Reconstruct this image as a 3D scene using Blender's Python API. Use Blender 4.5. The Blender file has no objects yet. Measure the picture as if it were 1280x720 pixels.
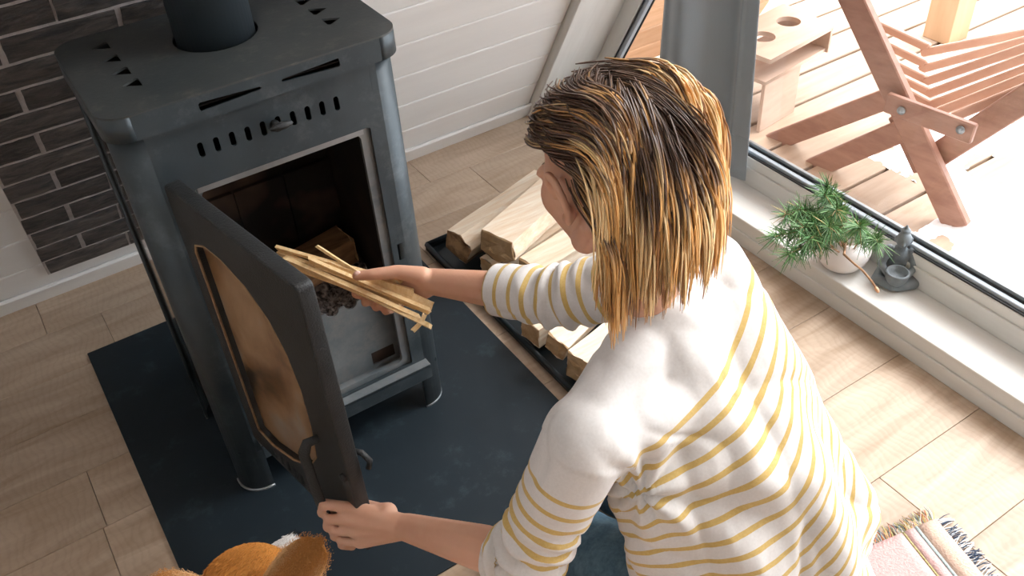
import bpy, bmesh, math, random
import numpy as np
from mathutils import Vector, Matrix, noise

random.seed(7); np.random.seed(7)
SC = bpy.context.scene
COL = SC.collection

# ------------------------------------------------------------------ camera
H = 1.75
ROT = [[0.8353851, -0.5465976, -0.0579894], [0.3894391, 0.5141176, 0.7642122], [0.3879032, 0.6609949, -0.6423527]]
FPX = 1147.804
cam = bpy.data.objects.new('camera', bpy.data.cameras.new('camera'))
COL.objects.link(cam)
r_, u_, f_ = [Vector(v) for v in ROT]
M = Matrix((r_, u_, -f_)).transposed().to_4x4(); M.translation = (0, 0, H)
cam.matrix_world = M
cam.data.sensor_width = 36; cam.data.lens = FPX / 1280 * 36; cam.data.clip_start = .05
SC.camera = cam

# ------------------------------------------------------------------ world, sun, exposure
SC.view_settings.view_transform = 'Standard'; SC.view_settings.look = 'None'
SC.view_settings.gamma = 1; SC.view_settings.exposure = 0.64
w = bpy.data.worlds.new('sky'); SC.world = w; w.use_nodes = True
bg = w.node_tree.nodes['Background']
bg.inputs[0].default_value = (0.86, 0.93, 1.0, 1); bg.inputs[1].default_value = 3.6
sl = bpy.data.lights.new('sun', 'SUN'); sl.energy = 3.2; sl.angle = math.radians(32); sl.color = (1, .98, .96)
sun = bpy.data.objects.new('sun', sl); COL.objects.link(sun)
sun.rotation_euler = Vector((0.78, -0.12, 0.80)).to_track_quat('Z', 'Y').to_euler()

def at(px, py, d):
    """world point seen at a pixel of the photograph, d metres deep along the view axis"""
    return Vector((0, 0, H)) + d * (((px - 640) / FPX) * r_ - ((py - 360) / FPX) * u_ + f_)
def on_z(px, py, z):
    v = at(px, py, 1) - Vector((0, 0, H)); return Vector((0, 0, H)) + v * ((z - H) / v.z)

# ------------------------------------------------------------------ materials
MATS = {}
def nd(nt, t, **k):
    n = nt.nodes.new(t)
    for a, b in k.items():
        if a.startswith('i_'): n.inputs[a[2:].replace('_', ' ')].default_value = b
        else: setattr(n, a, b)
    return n
def mat(name, c1, c2=None, rough=.6, metal=0, scale=10, stretch=(1, 1, 1), bump=0, bscale=None, detail=4, spec=None, rvar=0, attr=None, mid=.5, width=.25, distort=0, coat=0, sss=0, dust=None, sheen=0):
    if name in MATS: return MATS[name]
    m = bpy.data.materials.new(name); m.use_nodes = True; nt = m.node_tree; L = nt.links
    b = nt.nodes['Principled BSDF']
    b.inputs['Roughness'].default_value = rough; b.inputs['Metallic'].default_value = metal
    if spec is not None: b.inputs['Specular IOR Level'].default_value = spec
    if coat: b.inputs['Coat Weight'].default_value = coat
    if sheen: b.inputs['Sheen Weight'].default_value = sheen
    if sss: b.inputs['Subsurface Weight'].default_value = sss; b.inputs['Subsurface Radius'].default_value = (.02, .008, .004); b.inputs['Subsurface Scale'].default_value = 1
    tc = nd(nt, 'ShaderNodeTexCoord'); mp = nd(nt, 'ShaderNodeMapping'); mp.inputs['Scale'].default_value = stretch
    L.new(tc.outputs['Object'], mp.inputs['Vector'])
    if rvar:
        oi = nd(nt, 'ShaderNodeObjectInfo'); mu = nd(nt, 'ShaderNodeMath', operation='MULTIPLY'); mu.inputs[1].default_value = 37.
        L.new(oi.outputs['Random'], mu.inputs[0]); L.new(mu.outputs[0], mp.inputs['Location'])
    nz = nd(nt, 'ShaderNodeTexNoise', i_Scale=scale, i_Detail=detail, i_Roughness=.6, i_Distortion=distort)
    L.new(mp.outputs[0], nz.inputs['Vector'])
    rp = nd(nt, 'ShaderNodeValToRGB'); e = rp.color_ramp.elements
    e[0].position = mid - width; e[1].position = mid + width
    e[0].color = (*c1, 1); e[1].color = (*(c2 or c1), 1)
    L.new(nz.outputs['Fac'], rp.inputs[0]); out = rp.outputs[0]
    if dust:
        n2 = nd(nt, 'ShaderNodeTexNoise', i_Scale=dust[1], i_Detail=8, i_Roughness=.75)
        L.new(tc.outputs['Object'], n2.inputs['Vector'])
        r2 = nd(nt, 'ShaderNodeValToRGB'); r2.color_ramp.elements[0].position = dust[2]; r2.color_ramp.elements[1].position = dust[3]
        L.new(n2.outputs['Fac'], r2.inputs[0])
        mx = nd(nt, 'ShaderNodeMixRGB'); mx.inputs[2].default_value = (*dust[0], 1)
        L.new(r2.outputs[0], mx.inputs[0]); L.new(out, mx.inputs[1]); out = mx.outputs[0]
    if rvar:
        hs = nd(nt, 'ShaderNodeHueSaturation'); ma = nd(nt, 'ShaderNodeMapRange')
        ma.inputs['To Min'].default_value = 1 - rvar; ma.inputs['To Max'].default_value = 1 + rvar
        L.new(oi.outputs['Random'], ma.inputs['Value']); L.new(ma.outputs[0], hs.inputs['Value']); L.new(out, hs.inputs['Color']); out = hs.outputs[0]
    L.new(out, b.inputs['Base Color'])
    if bump:
        bn = nd(nt, 'ShaderNodeBump', i_Strength=bump, i_Distance=.01)
        n3 = nz
        if bscale:
            n3 = nd(nt, 'ShaderNodeTexNoise', i_Scale=bscale, i_Detail=6); L.new(mp.outputs[0], n3.inputs['Vector'])
        L.new(n3.outputs['Fac'], bn.inputs['Height']); L.new(bn.outputs[0], b.inputs['Normal'])
    MATS[name] = m; return m
def attr_mat(name, ramp_or_none, rough=.5, attrname='col', **k):
    """base colour from a colour attribute (the dye / pigment of each strand, plus painted sunlit lightening in the hair)"""
    m = bpy.data.materials.new(name); m.use_nodes = True; nt = m.node_tree; b = nt.nodes['Principled BSDF']
    a = nd(nt, 'ShaderNodeAttribute', attribute_name=attrname); nt.links.new(a.outputs['Color'], b.inputs['Base Color'])
    b.inputs['Roughness'].default_value = rough; b.inputs['Specular IOR Level'].default_value = k.get('spec', .5)
    MATS[name] = m; return m

def floor_mat():
    m = bpy.data.materials.new('oak_laminate'); m.use_nodes = True; nt = m.node_tree; L = nt.links; b = nt.nodes['Principled BSDF']
    tc = nd(nt, 'ShaderNodeTexCoord'); oi = nd(nt, 'ShaderNodeObjectInfo')
    mp = nd(nt, 'ShaderNodeMapping'); mp.inputs['Scale'].default_value = (1.6, 9, 1)
    mu = nd(nt, 'ShaderNodeMath', operation='MULTIPLY'); mu.inputs[1].default_value = 53.
    L.new(oi.outputs['Random'], mu.inputs[0]); L.new(mu.outputs[0], mp.inputs['Location']); L.new(tc.outputs['Object'], mp.inputs[0])
    n1 = nd(nt, 'ShaderNodeTexNoise', i_Scale=1.7, i_Detail=5, i_Roughness=.6, i_Distortion=.8); L.new(mp.outputs[0], n1.inputs[0])
    r1 = nd(nt, 'ShaderNodeValToRGB'); e = r1.color_ramp.elements
    e[0].position = .3; e[0].color = (.36, .255, .17, 1); e[1].position = .68; e[1].color = (.53, .41, .31, 1)
    L.new(n1.outputs[0], r1.inputs[0])
    # saw marks: fine arcs across the plank
    mp2 = nd(nt, 'ShaderNodeMapping'); mp2.inputs['Scale'].default_value = (1, 1.2, 1); L.new(tc.outputs['Object'], mp2.inputs[0]); L.new(mu.outputs[0], mp2.inputs['Location'])
    wv = nd(nt, 'ShaderNodeTexWave', i_Scale=17, i_Distortion=16, i_Detail=3.5); wv.inputs['Detail Scale'].default_value = .45; L.new(mp2.outputs[0], wv.inputs[0])
    r2 = nd(nt, 'ShaderNodeValToRGB'); r2.color_ramp.elements[0].color = (.80, .78, .76, 1); r2.color_ramp.elements[1].position = .45; r2.color_ramp.elements[1].color = (1, 1, 1, 1)
    L.new(wv.outputs[1], r2.inputs[0])
    mx = nd(nt, 'ShaderNodeMixRGB', blend_type='MULTIPLY'); mx.inputs[0].default_value = .32
    L.new(r1.outputs[0], mx.inputs[1]); L.new(r2.outputs[0], mx.inputs[2])
    hs = nd(nt, 'ShaderNodeHueSaturation'); ma = nd(nt, 'ShaderNodeMapRange'); ma.inputs['To Min'].default_value = .88; ma.inputs['To Max'].default_value = 1.12
    L.new(oi.outputs['Random'], ma.inputs[0]); L.new(ma.outputs[0], hs.inputs['Value']); L.new(mx.outputs[0], hs.inputs['Color'])
    L.new(hs.outputs[0], b.inputs['Base Color']); b.inputs['Roughness'].default_value = .42
    bn = nd(nt, 'ShaderNodeBump', i_Strength=.05, i_Distance=.004); L.new(wv.outputs[1], bn.inputs['Height']); L.new(bn.outputs[0], b.inputs['Normal'])
    return m
def glass_mat(name, tint=(1, 1, 1), soot=False):
    m = bpy.data.materials.new(name); m.use_nodes = True; nt = m.node_tree; L = nt.links; nt.nodes.clear()
    o = nd(nt, 'ShaderNodeOutputMaterial'); t = nd(nt, 'ShaderNodeBsdfTransparent'); t.inputs[0].default_value = (*tint, 1)
    g = nd(nt, 'ShaderNodeBsdfGlossy'); g.inputs['Roughness'].default_value = .03 if not soot else .12
    fr = nd(nt, 'ShaderNodeFresnel', i_IOR=1.45); mx = nd(nt, 'ShaderNodeMixShader')
    geo = nd(nt, 'ShaderNodeNewGeometry'); iv = nd(nt, 'ShaderNodeMath', operation='SUBTRACT'); iv.inputs[0].default_value = 1; L.new(geo.outputs['Backfacing'], iv.inputs[1])
    ml = nd(nt, 'ShaderNodeMath', operation='MULTIPLY'); L.new(fr.outputs[0], ml.inputs[0]); L.new(iv.outputs[0], ml.inputs[1])   # reflect on the front faces of the pane only
    L.new(ml.outputs[0], mx.inputs[0]); L.new(t.outputs[0], mx.inputs[1]); L.new(g.outputs[0], mx.inputs[2]); out = mx.outputs[0]
    if soot:
        tc = nd(nt, 'ShaderNodeTexCoord'); n = nd(nt, 'ShaderNodeTexNoise', i_Scale=5, i_Detail=7, i_Distortion=.6); L.new(tc.outputs['Object'], n.inputs[0])
        rp = nd(nt, 'ShaderNodeValToRGB'); e = rp.color_ramp.elements
        e[0].position = .36; e[0].color = (.025, .017, .012, 1); e[1].position = .68; e[1].color = (.40, .36, .31, 1)
        k = rp.color_ramp.elements.new(.47); k.color = (.26, .13, .055, 1); k2 = rp.color_ramp.elements.new(.56); k2.color = (.42, .25, .13, 1)
        L.new(n.outputs[0], rp.inputs[0])
        d = nd(nt, 'ShaderNodeBsdfPrincipled', i_Roughness=.28); d.inputs['Coat Weight'].default_value = .5; L.new(rp.outputs[0], d.inputs['Base Color'])
        n2 = nd(nt, 'ShaderNodeTexNoise', i_Scale=3, i_Detail=5); L.new(tc.outputs['Object'], n2.inputs[0])
        r2 = nd(nt, 'ShaderNodeMapRange'); r2.inputs['From Min'].default_value = .35; r2.inputs['From Max'].default_value = .65; r2.inputs['To Min'].default_value = .62; r2.inputs['To Max'].default_value = .97
        L.new(n2.outputs[0], r2.inputs[0]); m2 = nd(nt, 'ShaderNodeMixShader'); L.new(r2.outputs[0], m2.inputs[0]); L.new(out, m2.inputs[1]); L.new(d.outputs[0], m2.inputs[2]); out = m2.outputs[0]
    L.new(out, o.inputs[0]); MATS[name] = m; return m

OAK = floor_mat()
WHITE = mat('white_painted_board', (.74, .72, .70), (.80, .785, .765), rough=.5, scale=2, stretch=(1, 8, 8), bump=.06, bscale=9, rvar=.02)
WTRIM = mat('white_painted_trim', (.66, .645, .61), (.74, .73, .70), rough=.5, scale=3, stretch=(8, 1, 8), bump=.06, bscale=9)
SILLM = mat('white_sill_paint', (.66, .64, .60), (.74, .73, .70), rough=.42, scale=3, stretch=(8, .8, 8), bump=.1, bscale=10, distort=.4)
BRICK = mat('dark_clinker_brick', (.026, .025, .027), (.125, .105, .092), rough=.75, scale=13, stretch=(1, 3.4, 3), bump=1.0, bscale=22, rvar=.25, mid=.53, width=.2, distort=1.1)
MORTAR = mat('grey_mortar', (.40, .36, .35), (.60, .55, .54), rough=.9, scale=60, bump=.5)
STEEL = mat('black_stove_enamel', (.024, .034, .040), (.048, .062, .070), rough=.43, metal=.25, scale=7, bump=.03, bscale=160, spec=.45, dust=((.10, .115, .12), 9, .52, .78))
STEELTOP = mat('black_stove_top', (.036, .045, .048), (.070, .074, .072), rough=.48, metal=.2, scale=6, bump=.05, bscale=120, dust=((.12, .115, .10), 24, .54, .80))
CAST = mat('cast_iron_dark', (.020, .022, .023), (.032, .034, .035), rough=.5, metal=.3, scale=30, bump=.25, bscale=300)
PIPE = mat('flue_pipe_paint', (.028, .038, .046), (.036, .048, .056), rough=.5, metal=.3, scale=3, stretch=(1, 1, .2))
GREYST = mat('ash_grey_steel', (.13, .16, .18), (.32, .33, .33), rough=.42, metal=.55, scale=9, bump=.1, bscale=80, dust=((.33, .31, .29), 14, .5, .75))
EDGE = mat('bare_steel_edge', (.22, .24, .25), (.36, .38, .39), rough=.4, metal=.7, scale=20)
INTER = mat('sooty_firebox', (.004, .004, .004), (.030, .017, .010), rough=.9, scale=4, mid=.55, width=.12)
VERM = mat('scorched_firebrick', (.004, .0035, .0035), (.10, .065, .045), rough=.9, scale=4.2, mid=.60, width=.10, detail=3)
ASH = mat('ash', (.035, .028, .025), (.28, .24, .22), rough=1, scale=90, bump=.8, mid=.5, width=.13)
SIDE = mat('glossy_side_panel', (.55, .50, .44), (.62, .56, .50), rough=.10, metal=1, scale=4)
MAT_ = mat('dark_steel_sheet', (.0085, .015, .021), (.014, .023, .030), rough=.5, metal=.2, scale=3, bump=.04, bscale=30, spec=.4, dust=((.055, .085, .10), 6, .55, .85))
TRAYM = mat('tray_enamel', (.015, .022, .028), (.02, .03, .036), rough=.35, metal=.4)
LOGW = mat('split_birch', (.72, .50, .31), (.88, .78, .64), rough=.75, scale=5, stretch=(1.2, 14, 14), bump=.25, bscale=12, rvar=.06, mid=.45)
LOGE = mat('log_end_grain', (.50, .28, .12), (.76, .54, .31), rough=.85, scale=22, bump=.5)
LOGROT = mat('log_rotten_heart', (.13, .045, .012), (.66, .40, .20), rough=.85, scale=17, bump=.5, mid=.5, width=.15)
BARK = mat('bark', (.12, .07, .04), (.30, .20, .13), rough=.95, scale=30, bump=.8)
KINDM = mat('pine_kindling', (.72, .45, .18), (.90, .70, .42), rough=.6, scale=4, stretch=(30, 30, 1.5), rvar=.08, bump=.15)
FIRELOG = mat('firebox_log', (.10, .05, .022), (.30, .17, .08), rough=.8, scale=5, stretch=(1.2, 14, 14), bump=.25)
DECKM = mat('pale_deck_wood', (.35, .24, .165), (.47, .345, .25), rough=.75, scale=3, stretch=(1, 10, 10), rvar=.08)
SOFM = mat('peach_spruce_boards', (.56, .31, .16), (.70, .44, .27), rough=.7, scale=3, stretch=(.8, 9, 9), rvar=.10)
CHAIRM = mat('reddish_stained_chair_wood', (.22, .10, .065), (.34, .175, .12), rough=.55, scale=4, stretch=(9, 2, 9), bump=.1)
SLATM = mat('chair_slat_wood', (.46, .27, .19), (.58, .38, .28), rough=.6, scale=5, rvar=.06)
SNOW = mat('snow', (.92, .93, .95), (.97, .97, .98), rough=.8, scale=30, bump=.4, bscale=50)
CURT = mat('grey_satin_curtain', (.23, .27, .30), (.26, .30, .33), rough=.42, scale=2, sheen=.4, bump=.08, bscale=250)
GASK = mat('dark_gasket', (.02, .023, .026), rough=.5)
BEAD = mat('grey_glazing_bead', (.42, .47, .52), rough=.35)
WGLASS = glass_mat('window_glass'); DGLASS = glass_mat('sooty_stove_glass', (.85, .6, .35), True)
VASEM = mat('white_ceramic', (.78, .74, .72), (.84, .81, .79), rough=.4, scale=6, dust=((.45, .36, .30), 60, .68, .74))
FIGM = mat('grey_cast_figurine', (.10, .12, .135), (.24, .27, .285), rough=.6, scale=14, bump=.25, bscale=60)
TWIG = mat('brown_twig', (.24, .12, .06), (.42, .25, .14), rough=.85, scale=40, bump=.5)
JEANM = mat('blue_denim', (.030, .075, .115), (.075, .15, .205), rough=.85, scale=160, stretch=(1, 1, .5), dust=((.16, .26, .32), 8, .5, .8))
SKIN = mat('skin', (.60, .31, .20), (.68, .39, .27), rough=.58, scale=9, sss=.12, bump=.05, bscale=120)
NAIL = mat('nail', (.80, .52, .45), rough=.25)
HAIR = attr_mat('hair', None, rough=.38, spec=.6)
FUR = attr_mat('fur', None, rough=.7, spec=.2)

# ------------------------------------------------------------------ builders
def link(name, me, m, parent=None, smooth=False):
    o = bpy.data.objects.new(name, me); COL.objects.link(o)
    if m is not None and not me.materials: me.materials.append(m)
    if parent: o.parent = parent
    if smooth:
        me.polygons.foreach_set('use_smooth', [True] * len(me.polygons))
    return o
def obj(name, bm, m, parent=None, smooth=False):
    me = bpy.data.meshes.new(name); bm.to_mesh(me); bm.free(); return link(name, me, m, parent, smooth)
def tag(o, label, cat=None, group=None, kind=None):
    if label: o['label'] = label
    if cat: o['category'] = cat
    if group: o['group'] = group
    if kind: o['kind'] = kind
    return o
def thing(name, label, cat, loc=(0, 0, 0), group=None):
    o = bpy.data.objects.new(name, None); COL.objects.link(o); o.location = loc; o.empty_display_size = .05
    return tag(o, label, cat, group)
def rel(o, p):
    """parent keeping world placement (parent has only a translation)"""
    o.parent = p; o.matrix_parent_inverse = Matrix.Translation(-Vector(p.location)); return o
def struct(o): o['kind'] = 'structure'; return o
def box_bm(x0, x1, y0, y1, z0, z1, bev=0, seg=1, bm=None):
    b = bm or bmesh.new()
    r = bmesh.ops.create_cube(b, size=1)
    for v in r['verts']:
        v.co = ((x0 + x1) / 2 + v.co.x * (x1 - x0), (y0 + y1) / 2 + v.co.y * (y1 - y0), (z0 + z1) / 2 + v.co.z * (z1 - z0))
    if bev:
        es = list({e for v in r['verts'] for e in v.link_edges})
        bmesh.ops.bevel(b, geom=es, offset=bev, segments=seg, affect='EDGES', profile=.5)
    return b
def box(name, x0, x1, y0, y1, z0, z1, m, parent=None, bev=0, seg=2):
    return obj(name, box_bm(x0, x1, y0, y1, z0, z1, bev, seg), m, parent)
def frame_from(z, hint=Vector((0, 0, 1))):
    z = z.normalized(); x = hint.cross(z)
    if x.length < 1e-4: x = Vector((1, 0, 0)).cross(z)
    x.normalize(); y = z.cross(x); return x, y, z
def tube_bm(pts, rad, n=8, bm=None, cap=True, flat=1.0, hint=Vector((0, 0, 1))):
    b = bm or bmesh.new(); pts = [Vector(p) for p in pts]
    if not hasattr(rad, '__len__'): rad = [rad] * len(pts)
    rings = []; px = None
    for i, p in enumerate(pts):
        t = (pts[min(i + 1, len(pts) - 1)] - pts[max(i - 1, 0)])
        if t.length < 1e-9: t = Vector((0, 0, 1))
        t.normalize()
        if px is None: x, y, _ = frame_from(t, hint)
        else:
            x = px - t * px.dot(t); x.normalize(); y = t.cross(x)
        px = x
        rings.append([b.verts.new(p + rad[i] * (math.cos(a) * x + flat * math.sin(a) * y)) for a in [2 * math.pi * k / n for k in range(n)]])
    for a, c in zip(rings, rings[1:]):
        for k in range(n): b.faces.new((a[k], a[(k + 1) % n], c[(k + 1) % n], c[k]))
    if cap:
        b.faces.new(rings[0][::-1]); b.faces.new(rings[-1])
    return b
def bar_bm(p0, p1, w, t, hint=Vector((0, 0, 1)), bev=.003, bm=None):
    p0, p1 = Vector(p0), Vector(p1); x, y, z = frame_from(p1 - p0, hint); L = (p1 - p0).length
    b2 = bmesh.new(); box_bm(-w / 2, w / 2, -t / 2, t / 2, 0, L, bev, 1, b2)
    Mx = Matrix((x, y, z)).transposed().to_4x4(); Mx.translation = p0
    bmesh.ops.transform(b2, matrix=Mx, verts=b2.verts)
    if bm is None: return b2
    me = bpy.data.meshes.new('t'); b2.to_mesh(me); b2.free(); bm.from_mesh(me); bpy.data.meshes.remove(me); return bm
def lathe_bm(prof, n=32, center=(0, 0, 0), bm=None):
    b = bm or bmesh.new(); c = Vector(center)
    rings = [[b.verts.new(c + Vector((r * math.cos(2 * math.pi * k / n), r * math.sin(2 * math.pi * k / n), z))) for k in range(n)] for r, z in prof]
    for a, d in zip(rings, rings[1:]):
        for k in range(n): b.faces.new((a[k], a[(k + 1) % n], d[(k + 1) % n], d[k]))
    return b
def plate(name, outer, holes, th, m, mtx, parent=None, bev=.0):
    """flat sheet with holes, from 2-D outlines"""
    cu = bpy.data.curves.new(name, 'CURVE'); cu.dimensions = '2D'; cu.fill_mode = 'BOTH'; cu.extrude = th / 2 - bev; cu.bevel_depth = bev; cu.bevel_resolution = 1
    cu.offset = -bev
    for pl in [outer] + holes:
        s = cu.splines.new('POLY'); s.points.add(len(pl) - 1)
        for q, p in zip(s.points, pl): q.co = (p[0], p[1], 0, 1)
        s.use_cyclic_u = True
    o = bpy.data.objects.new('tmp', cu); COL.objects.link(o)
    dg = bpy.context.evaluated_depsgraph_get(); me = bpy.data.meshes.new_from_object(o.evaluated_get(dg)); bpy.data.objects.remove(o); bpy.data.curves.remove(cu)
    me.materials.clear(); me.transform(mtx); return link(name, me, m, parent)
def rrect(x0, x1, y0, y1, r, n=6):
    out = []
    for cx, cy, a0 in ((x1 - r, y1 - r, 0), (x0 + r, y1 - r, 90), (x0 + r, y0 + r, 180), (x1 - r, y0 + r, 270)):
        for k in range(n + 1):
            a = math.radians(a0 + 90 * k / n); out.append((cx + r * math.cos(a), cy + r * math.sin(a)))
    return out
def capsule(b, p0, r0, p1, r1, sub=2):
    t = bmesh.new()
    for p, r in ((p0, r0), (p1, r1)):
        bmesh.ops.create_icosphere(t, subdivisions=sub, radius=r, matrix=Matrix.Translation(Vector(p)))
    res = bmesh.ops.convex_hull(t, input=t.verts)
    dead = [v for v in t.verts if not v.link_faces]
    bmesh.ops.delete(t, geom=dead, context='VERTS')
    me = bpy.data.meshes.new('t'); t.to_mesh(me); t.free(); b.from_mesh(me); bpy.data.meshes.remove(me)
def ellipsoid(b, c, axes, rads, sub=3):
    t = bmesh.new(); bmesh.ops.create_icosphere(t, subdivisions=sub, radius=1)
    A = Matrix([[axes[j][i] * rads[j] for j in range(3)] for i in range(3)]).to_4x4(); A.translation = Vector(c)
    bmesh.ops.transform(t, matrix=A, verts=t.verts)
    me = bpy.data.meshes.new('t'); t.to_mesh(me); t.free(); b.from_mesh(me); bpy.data.meshes.remove(me)
def remesh(bm, voxel, smooth=4, fac=.5):
    me = bpy.data.meshes.new('t'); bm.to_mesh(me); bm.free(); o = bpy.data.objects.new('t', me); COL.objects.link(o)
    r = o.modifiers.new('r', 'REMESH'); r.mode = 'VOXEL'; r.voxel_size = voxel
    if smooth: s = o.modifiers.new('s', 'SMOOTH'); s.iterations = smooth; s.factor = fac
    dg = bpy.context.evaluated_depsgraph_get(); out = bpy.data.meshes.new_from_object(o.evaluated_get(dg))
    bpy.data.objects.remove(o); bpy.data.meshes.remove(me); out.materials.clear(); return out
def verts_np(me):
    a = np.empty(len(me.vertices) * 3); me.vertices.foreach_get('co', a); return a.reshape(-1, 3)
def strands(name, paths, cols, rads, m, parent=None, n=3):
    """many tapered hairs as one mesh; paths: list of (k,3) arrays, cols: list of (k,3)"""
    V = []; F = []; C = []; off = 0
    ang = np.arange(n) * 2 * np.pi / n
    for P, c, rd in zip(paths, cols, rads):
        P = np.asarray(P); k = len(P); T = np.gradient(P, axis=0); T /= np.linalg.norm(T, axis=1)[:, None] + 1e-9
        ref = np.array([.31, .52, .79]); X = np.cross(T, ref); X /= np.linalg.norm(X, axis=1)[:, None] + 1e-9; Y = np.cross(T, X)
        rr = np.asarray(rd)[:, None, None]
        ring = P[:, None, :] + rr * (np.cos(ang)[None, :, None] * X[:, None, :] + np.sin(ang)[None, :, None] * Y[:, None, :])
        V.append(ring.reshape(-1, 3)); C.append(np.repeat(np.asarray(c), n, axis=0))
        i = np.arange(k - 1)[:, None] * n + np.arange(n)[None, :]; j = np.arange(k - 1)[:, None] * n + (np.arange(n)[None, :] + 1) % n
        F.append(np.stack([i, j, j + n, i + n], -1).reshape(-1, 4) + off); off += k * n
    V = np.concatenate(V); F = np.concatenate(F); C = np.concatenate(C)
    me = bpy.data.meshes.new(name); me.vertices.add(len(V)); me.vertices.foreach_set('co', V.ravel())
    me.loops.add(F.size); me.loops.foreach_set('vertex_index', F.ravel()); me.polygons.add(len(F)); me.polygons.foreach_set('loop_start', np.arange(len(F)) * 4)
    me.update(calc_edges=True); me.validate()
    a = me.color_attributes.new('col', 'FLOAT_COLOR', 'POINT'); a.data.foreach_set('color', np.c_[C, np.ones(len(C))].ravel())
    return link(name, me, m, parent, True)

# ================================================================== SETTING
XL, XR = -2.4, 1.66          # inner ends of the wall boards
YB, YF = 2.634, -2.60
S30, C30 = .5, .8660254
# --- floor planks
fl = struct(box('floor', XL, 1.74, YF, YB + .02, -.12, -.012, mat('subfloor', (.12, .09, .06)), None))
Yj = [YB + .01, 2.45, 2.245, 2.05, 1.85, 1.652, 1.42, 1.19, .953, .715, .49, .255, .02, -.21, -.44, -.68, -.91, -1.15, -1.38, -1.6, -1.85, -2.1, -2.35, YF]
for i, (a, b) in enumerate(zip(Yj, Yj[1:])):
    x = 1.735 if i != 9 else 1.735
    first = {9: .371, 8: .9, 7: .55, 6: 1.1, 4: .62, 2: .8}.get(i, random.uniform(.3, 1.2))
    while x > XL:
        x0 = max(XL, x - first); first = 1.29
        o = obj('plank', box_bm(-(x - x0) / 2 + .0006, (x - x0) / 2 - .0006, -(a - b) / 2 + .0006, (a - b) / 2 - .0006, -.012, 0, .0011, 1), OAK, fl)
        o.location = ((x + x0) / 2, (a + b) / 2, 0); x = x0

# --- sloping walls (A-frame), boards as parts
def slope_mtx(side=1, base=YB):
    # local x = world x, local y = up the slope, local z = into the room
    X = Vector((1, 0, 0)); S = Vector((0, -S30 * side, C30)); N = X.cross(S) if side > 0 else Vector((0, C30, -S30))
    N = Vector((0, -C30 * side, -S30))
    M = Matrix((X, S, N)).transposed().to_4x4(); M.translation = (0, base, 0); return M
MB_ = slope_mtx(1, YB); MF_ = slope_mtx(-1, YF)
SL = 5.2
wb = bpy.data.objects.new('wall_back', box_bm and None); 
def wall_slab(name, Mx, x0, x1):
    b = box_bm(x0, x1, -.1, SL, -.10, -.014); bmesh.ops.transform(b, matrix=Mx, verts=b.verts); return struct(obj(name, b, WHITE))
bpy.data.objects.remove(wb)
wb = wall_slab('wall_back', MB_, XL, 1.93); wf = wall_slab('wall_front', MF_, XL, 1.93)
for wall, Mx in ((wb, MB_), (wf, MF_)):
    s = .043; me = None
    while s < SL - .17:
        if me is None:
            b = box_bm(XL, XR, 0, .160, -.013, 0, .005, 2); bb = obj('board', b, WHITE, wall); me = bb.data
        else:
            bb = bpy.data.objects.new('board', me); COL.objects.link(bb); bb.parent = wall
        Mm = Mx.copy(); Mm.translation = Mx @ Vector((0, s, 0)); bb.matrix_world = Mm
        s += .163
def slab(name, Mx, x0, x1, s0, s1, n0, n1, m, parent=None, bev=.002):
    o = obj(name, box_bm(x0, x1, s0, s1, n0, n1, bev, 1), m, parent); o.matrix_world = Mx; return o
struct(slab('baseboard_back', MB_, XL, 1.74, 0, .082, .001, .014, WHITE, None, .005))
struct(slab('baseboard_front', MF_, XL, 1.74, 0, .082, .001, .014, WHITE, None, .005))
# trim board on the slope next to the window and the reveal beyond it
struct(slab('trim_1', MB_, 1.662, 1.742, 0, SL - .2, -.01, .034, WTRIM))
struct(slab('trim_2', MB_, 1.744, 1.93, 0, SL - .2, -.012, .026, WTRIM))
struct(slab('trim_3', MF_, 1.662, 1.93, 0, SL - .2, -.01, .03, WTRIM))
# --- left gable wall, unseen window opening added to let sky light in, right gable is glazed
yy = (YB + YF) / 2
apex = (YB - YF) / 2 * C30 / S30
G = Matrix(((0, 0, 1, 0), (1, 0, 0, 0), (0, 1, 0, 0), (0, 0, 0, 1)))      # plate xy -> world yz
Gl = G.copy(); Gl.translation = (XL - .05, 0, 0)
struct(plate('wall_left', [(YF, 0), (YB, 0), (yy, apex)], [[(-1.9, .95), (-.5, .95), (-.5, 1.95), (-1.9, 1.95)]], .1, WHITE, Gl))
Gp = G.copy(); Gp.translation = (XL - .05, 0, 0)
w2 = struct(plate('added_fill_window', [(-1.9, .95), (-.5, .95), (-.5, 1.95), (-1.9, 1.95)], [[(-1.84, 1.01), (-1.23, 1.01), (-1.23, 1.89), (-1.84, 1.89)], [(-1.17, 1.01), (-.56, 1.01), (-.56, 1.89), (-1.17, 1.89)]], .07, WTRIM, Gp))
for a, b in ((-1.84, -1.23), (-1.17, -.56)): box('pane', XL - .053, XL - .047, a, b, 1.01, 1.89, WGLASS, w2)
# sill with two steps
sill = bmesh.new(); box_bm(1.735, 1.93, YF, YB + .03, -.02, .088, .004, 2, sill)
struct(obj('trim_4', sill, SILLM))
lip = struct(box('trim_5', 1.728, 1.7345, YF + .1, YB - .02, .0, .046, SILLM, None, .002))
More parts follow.
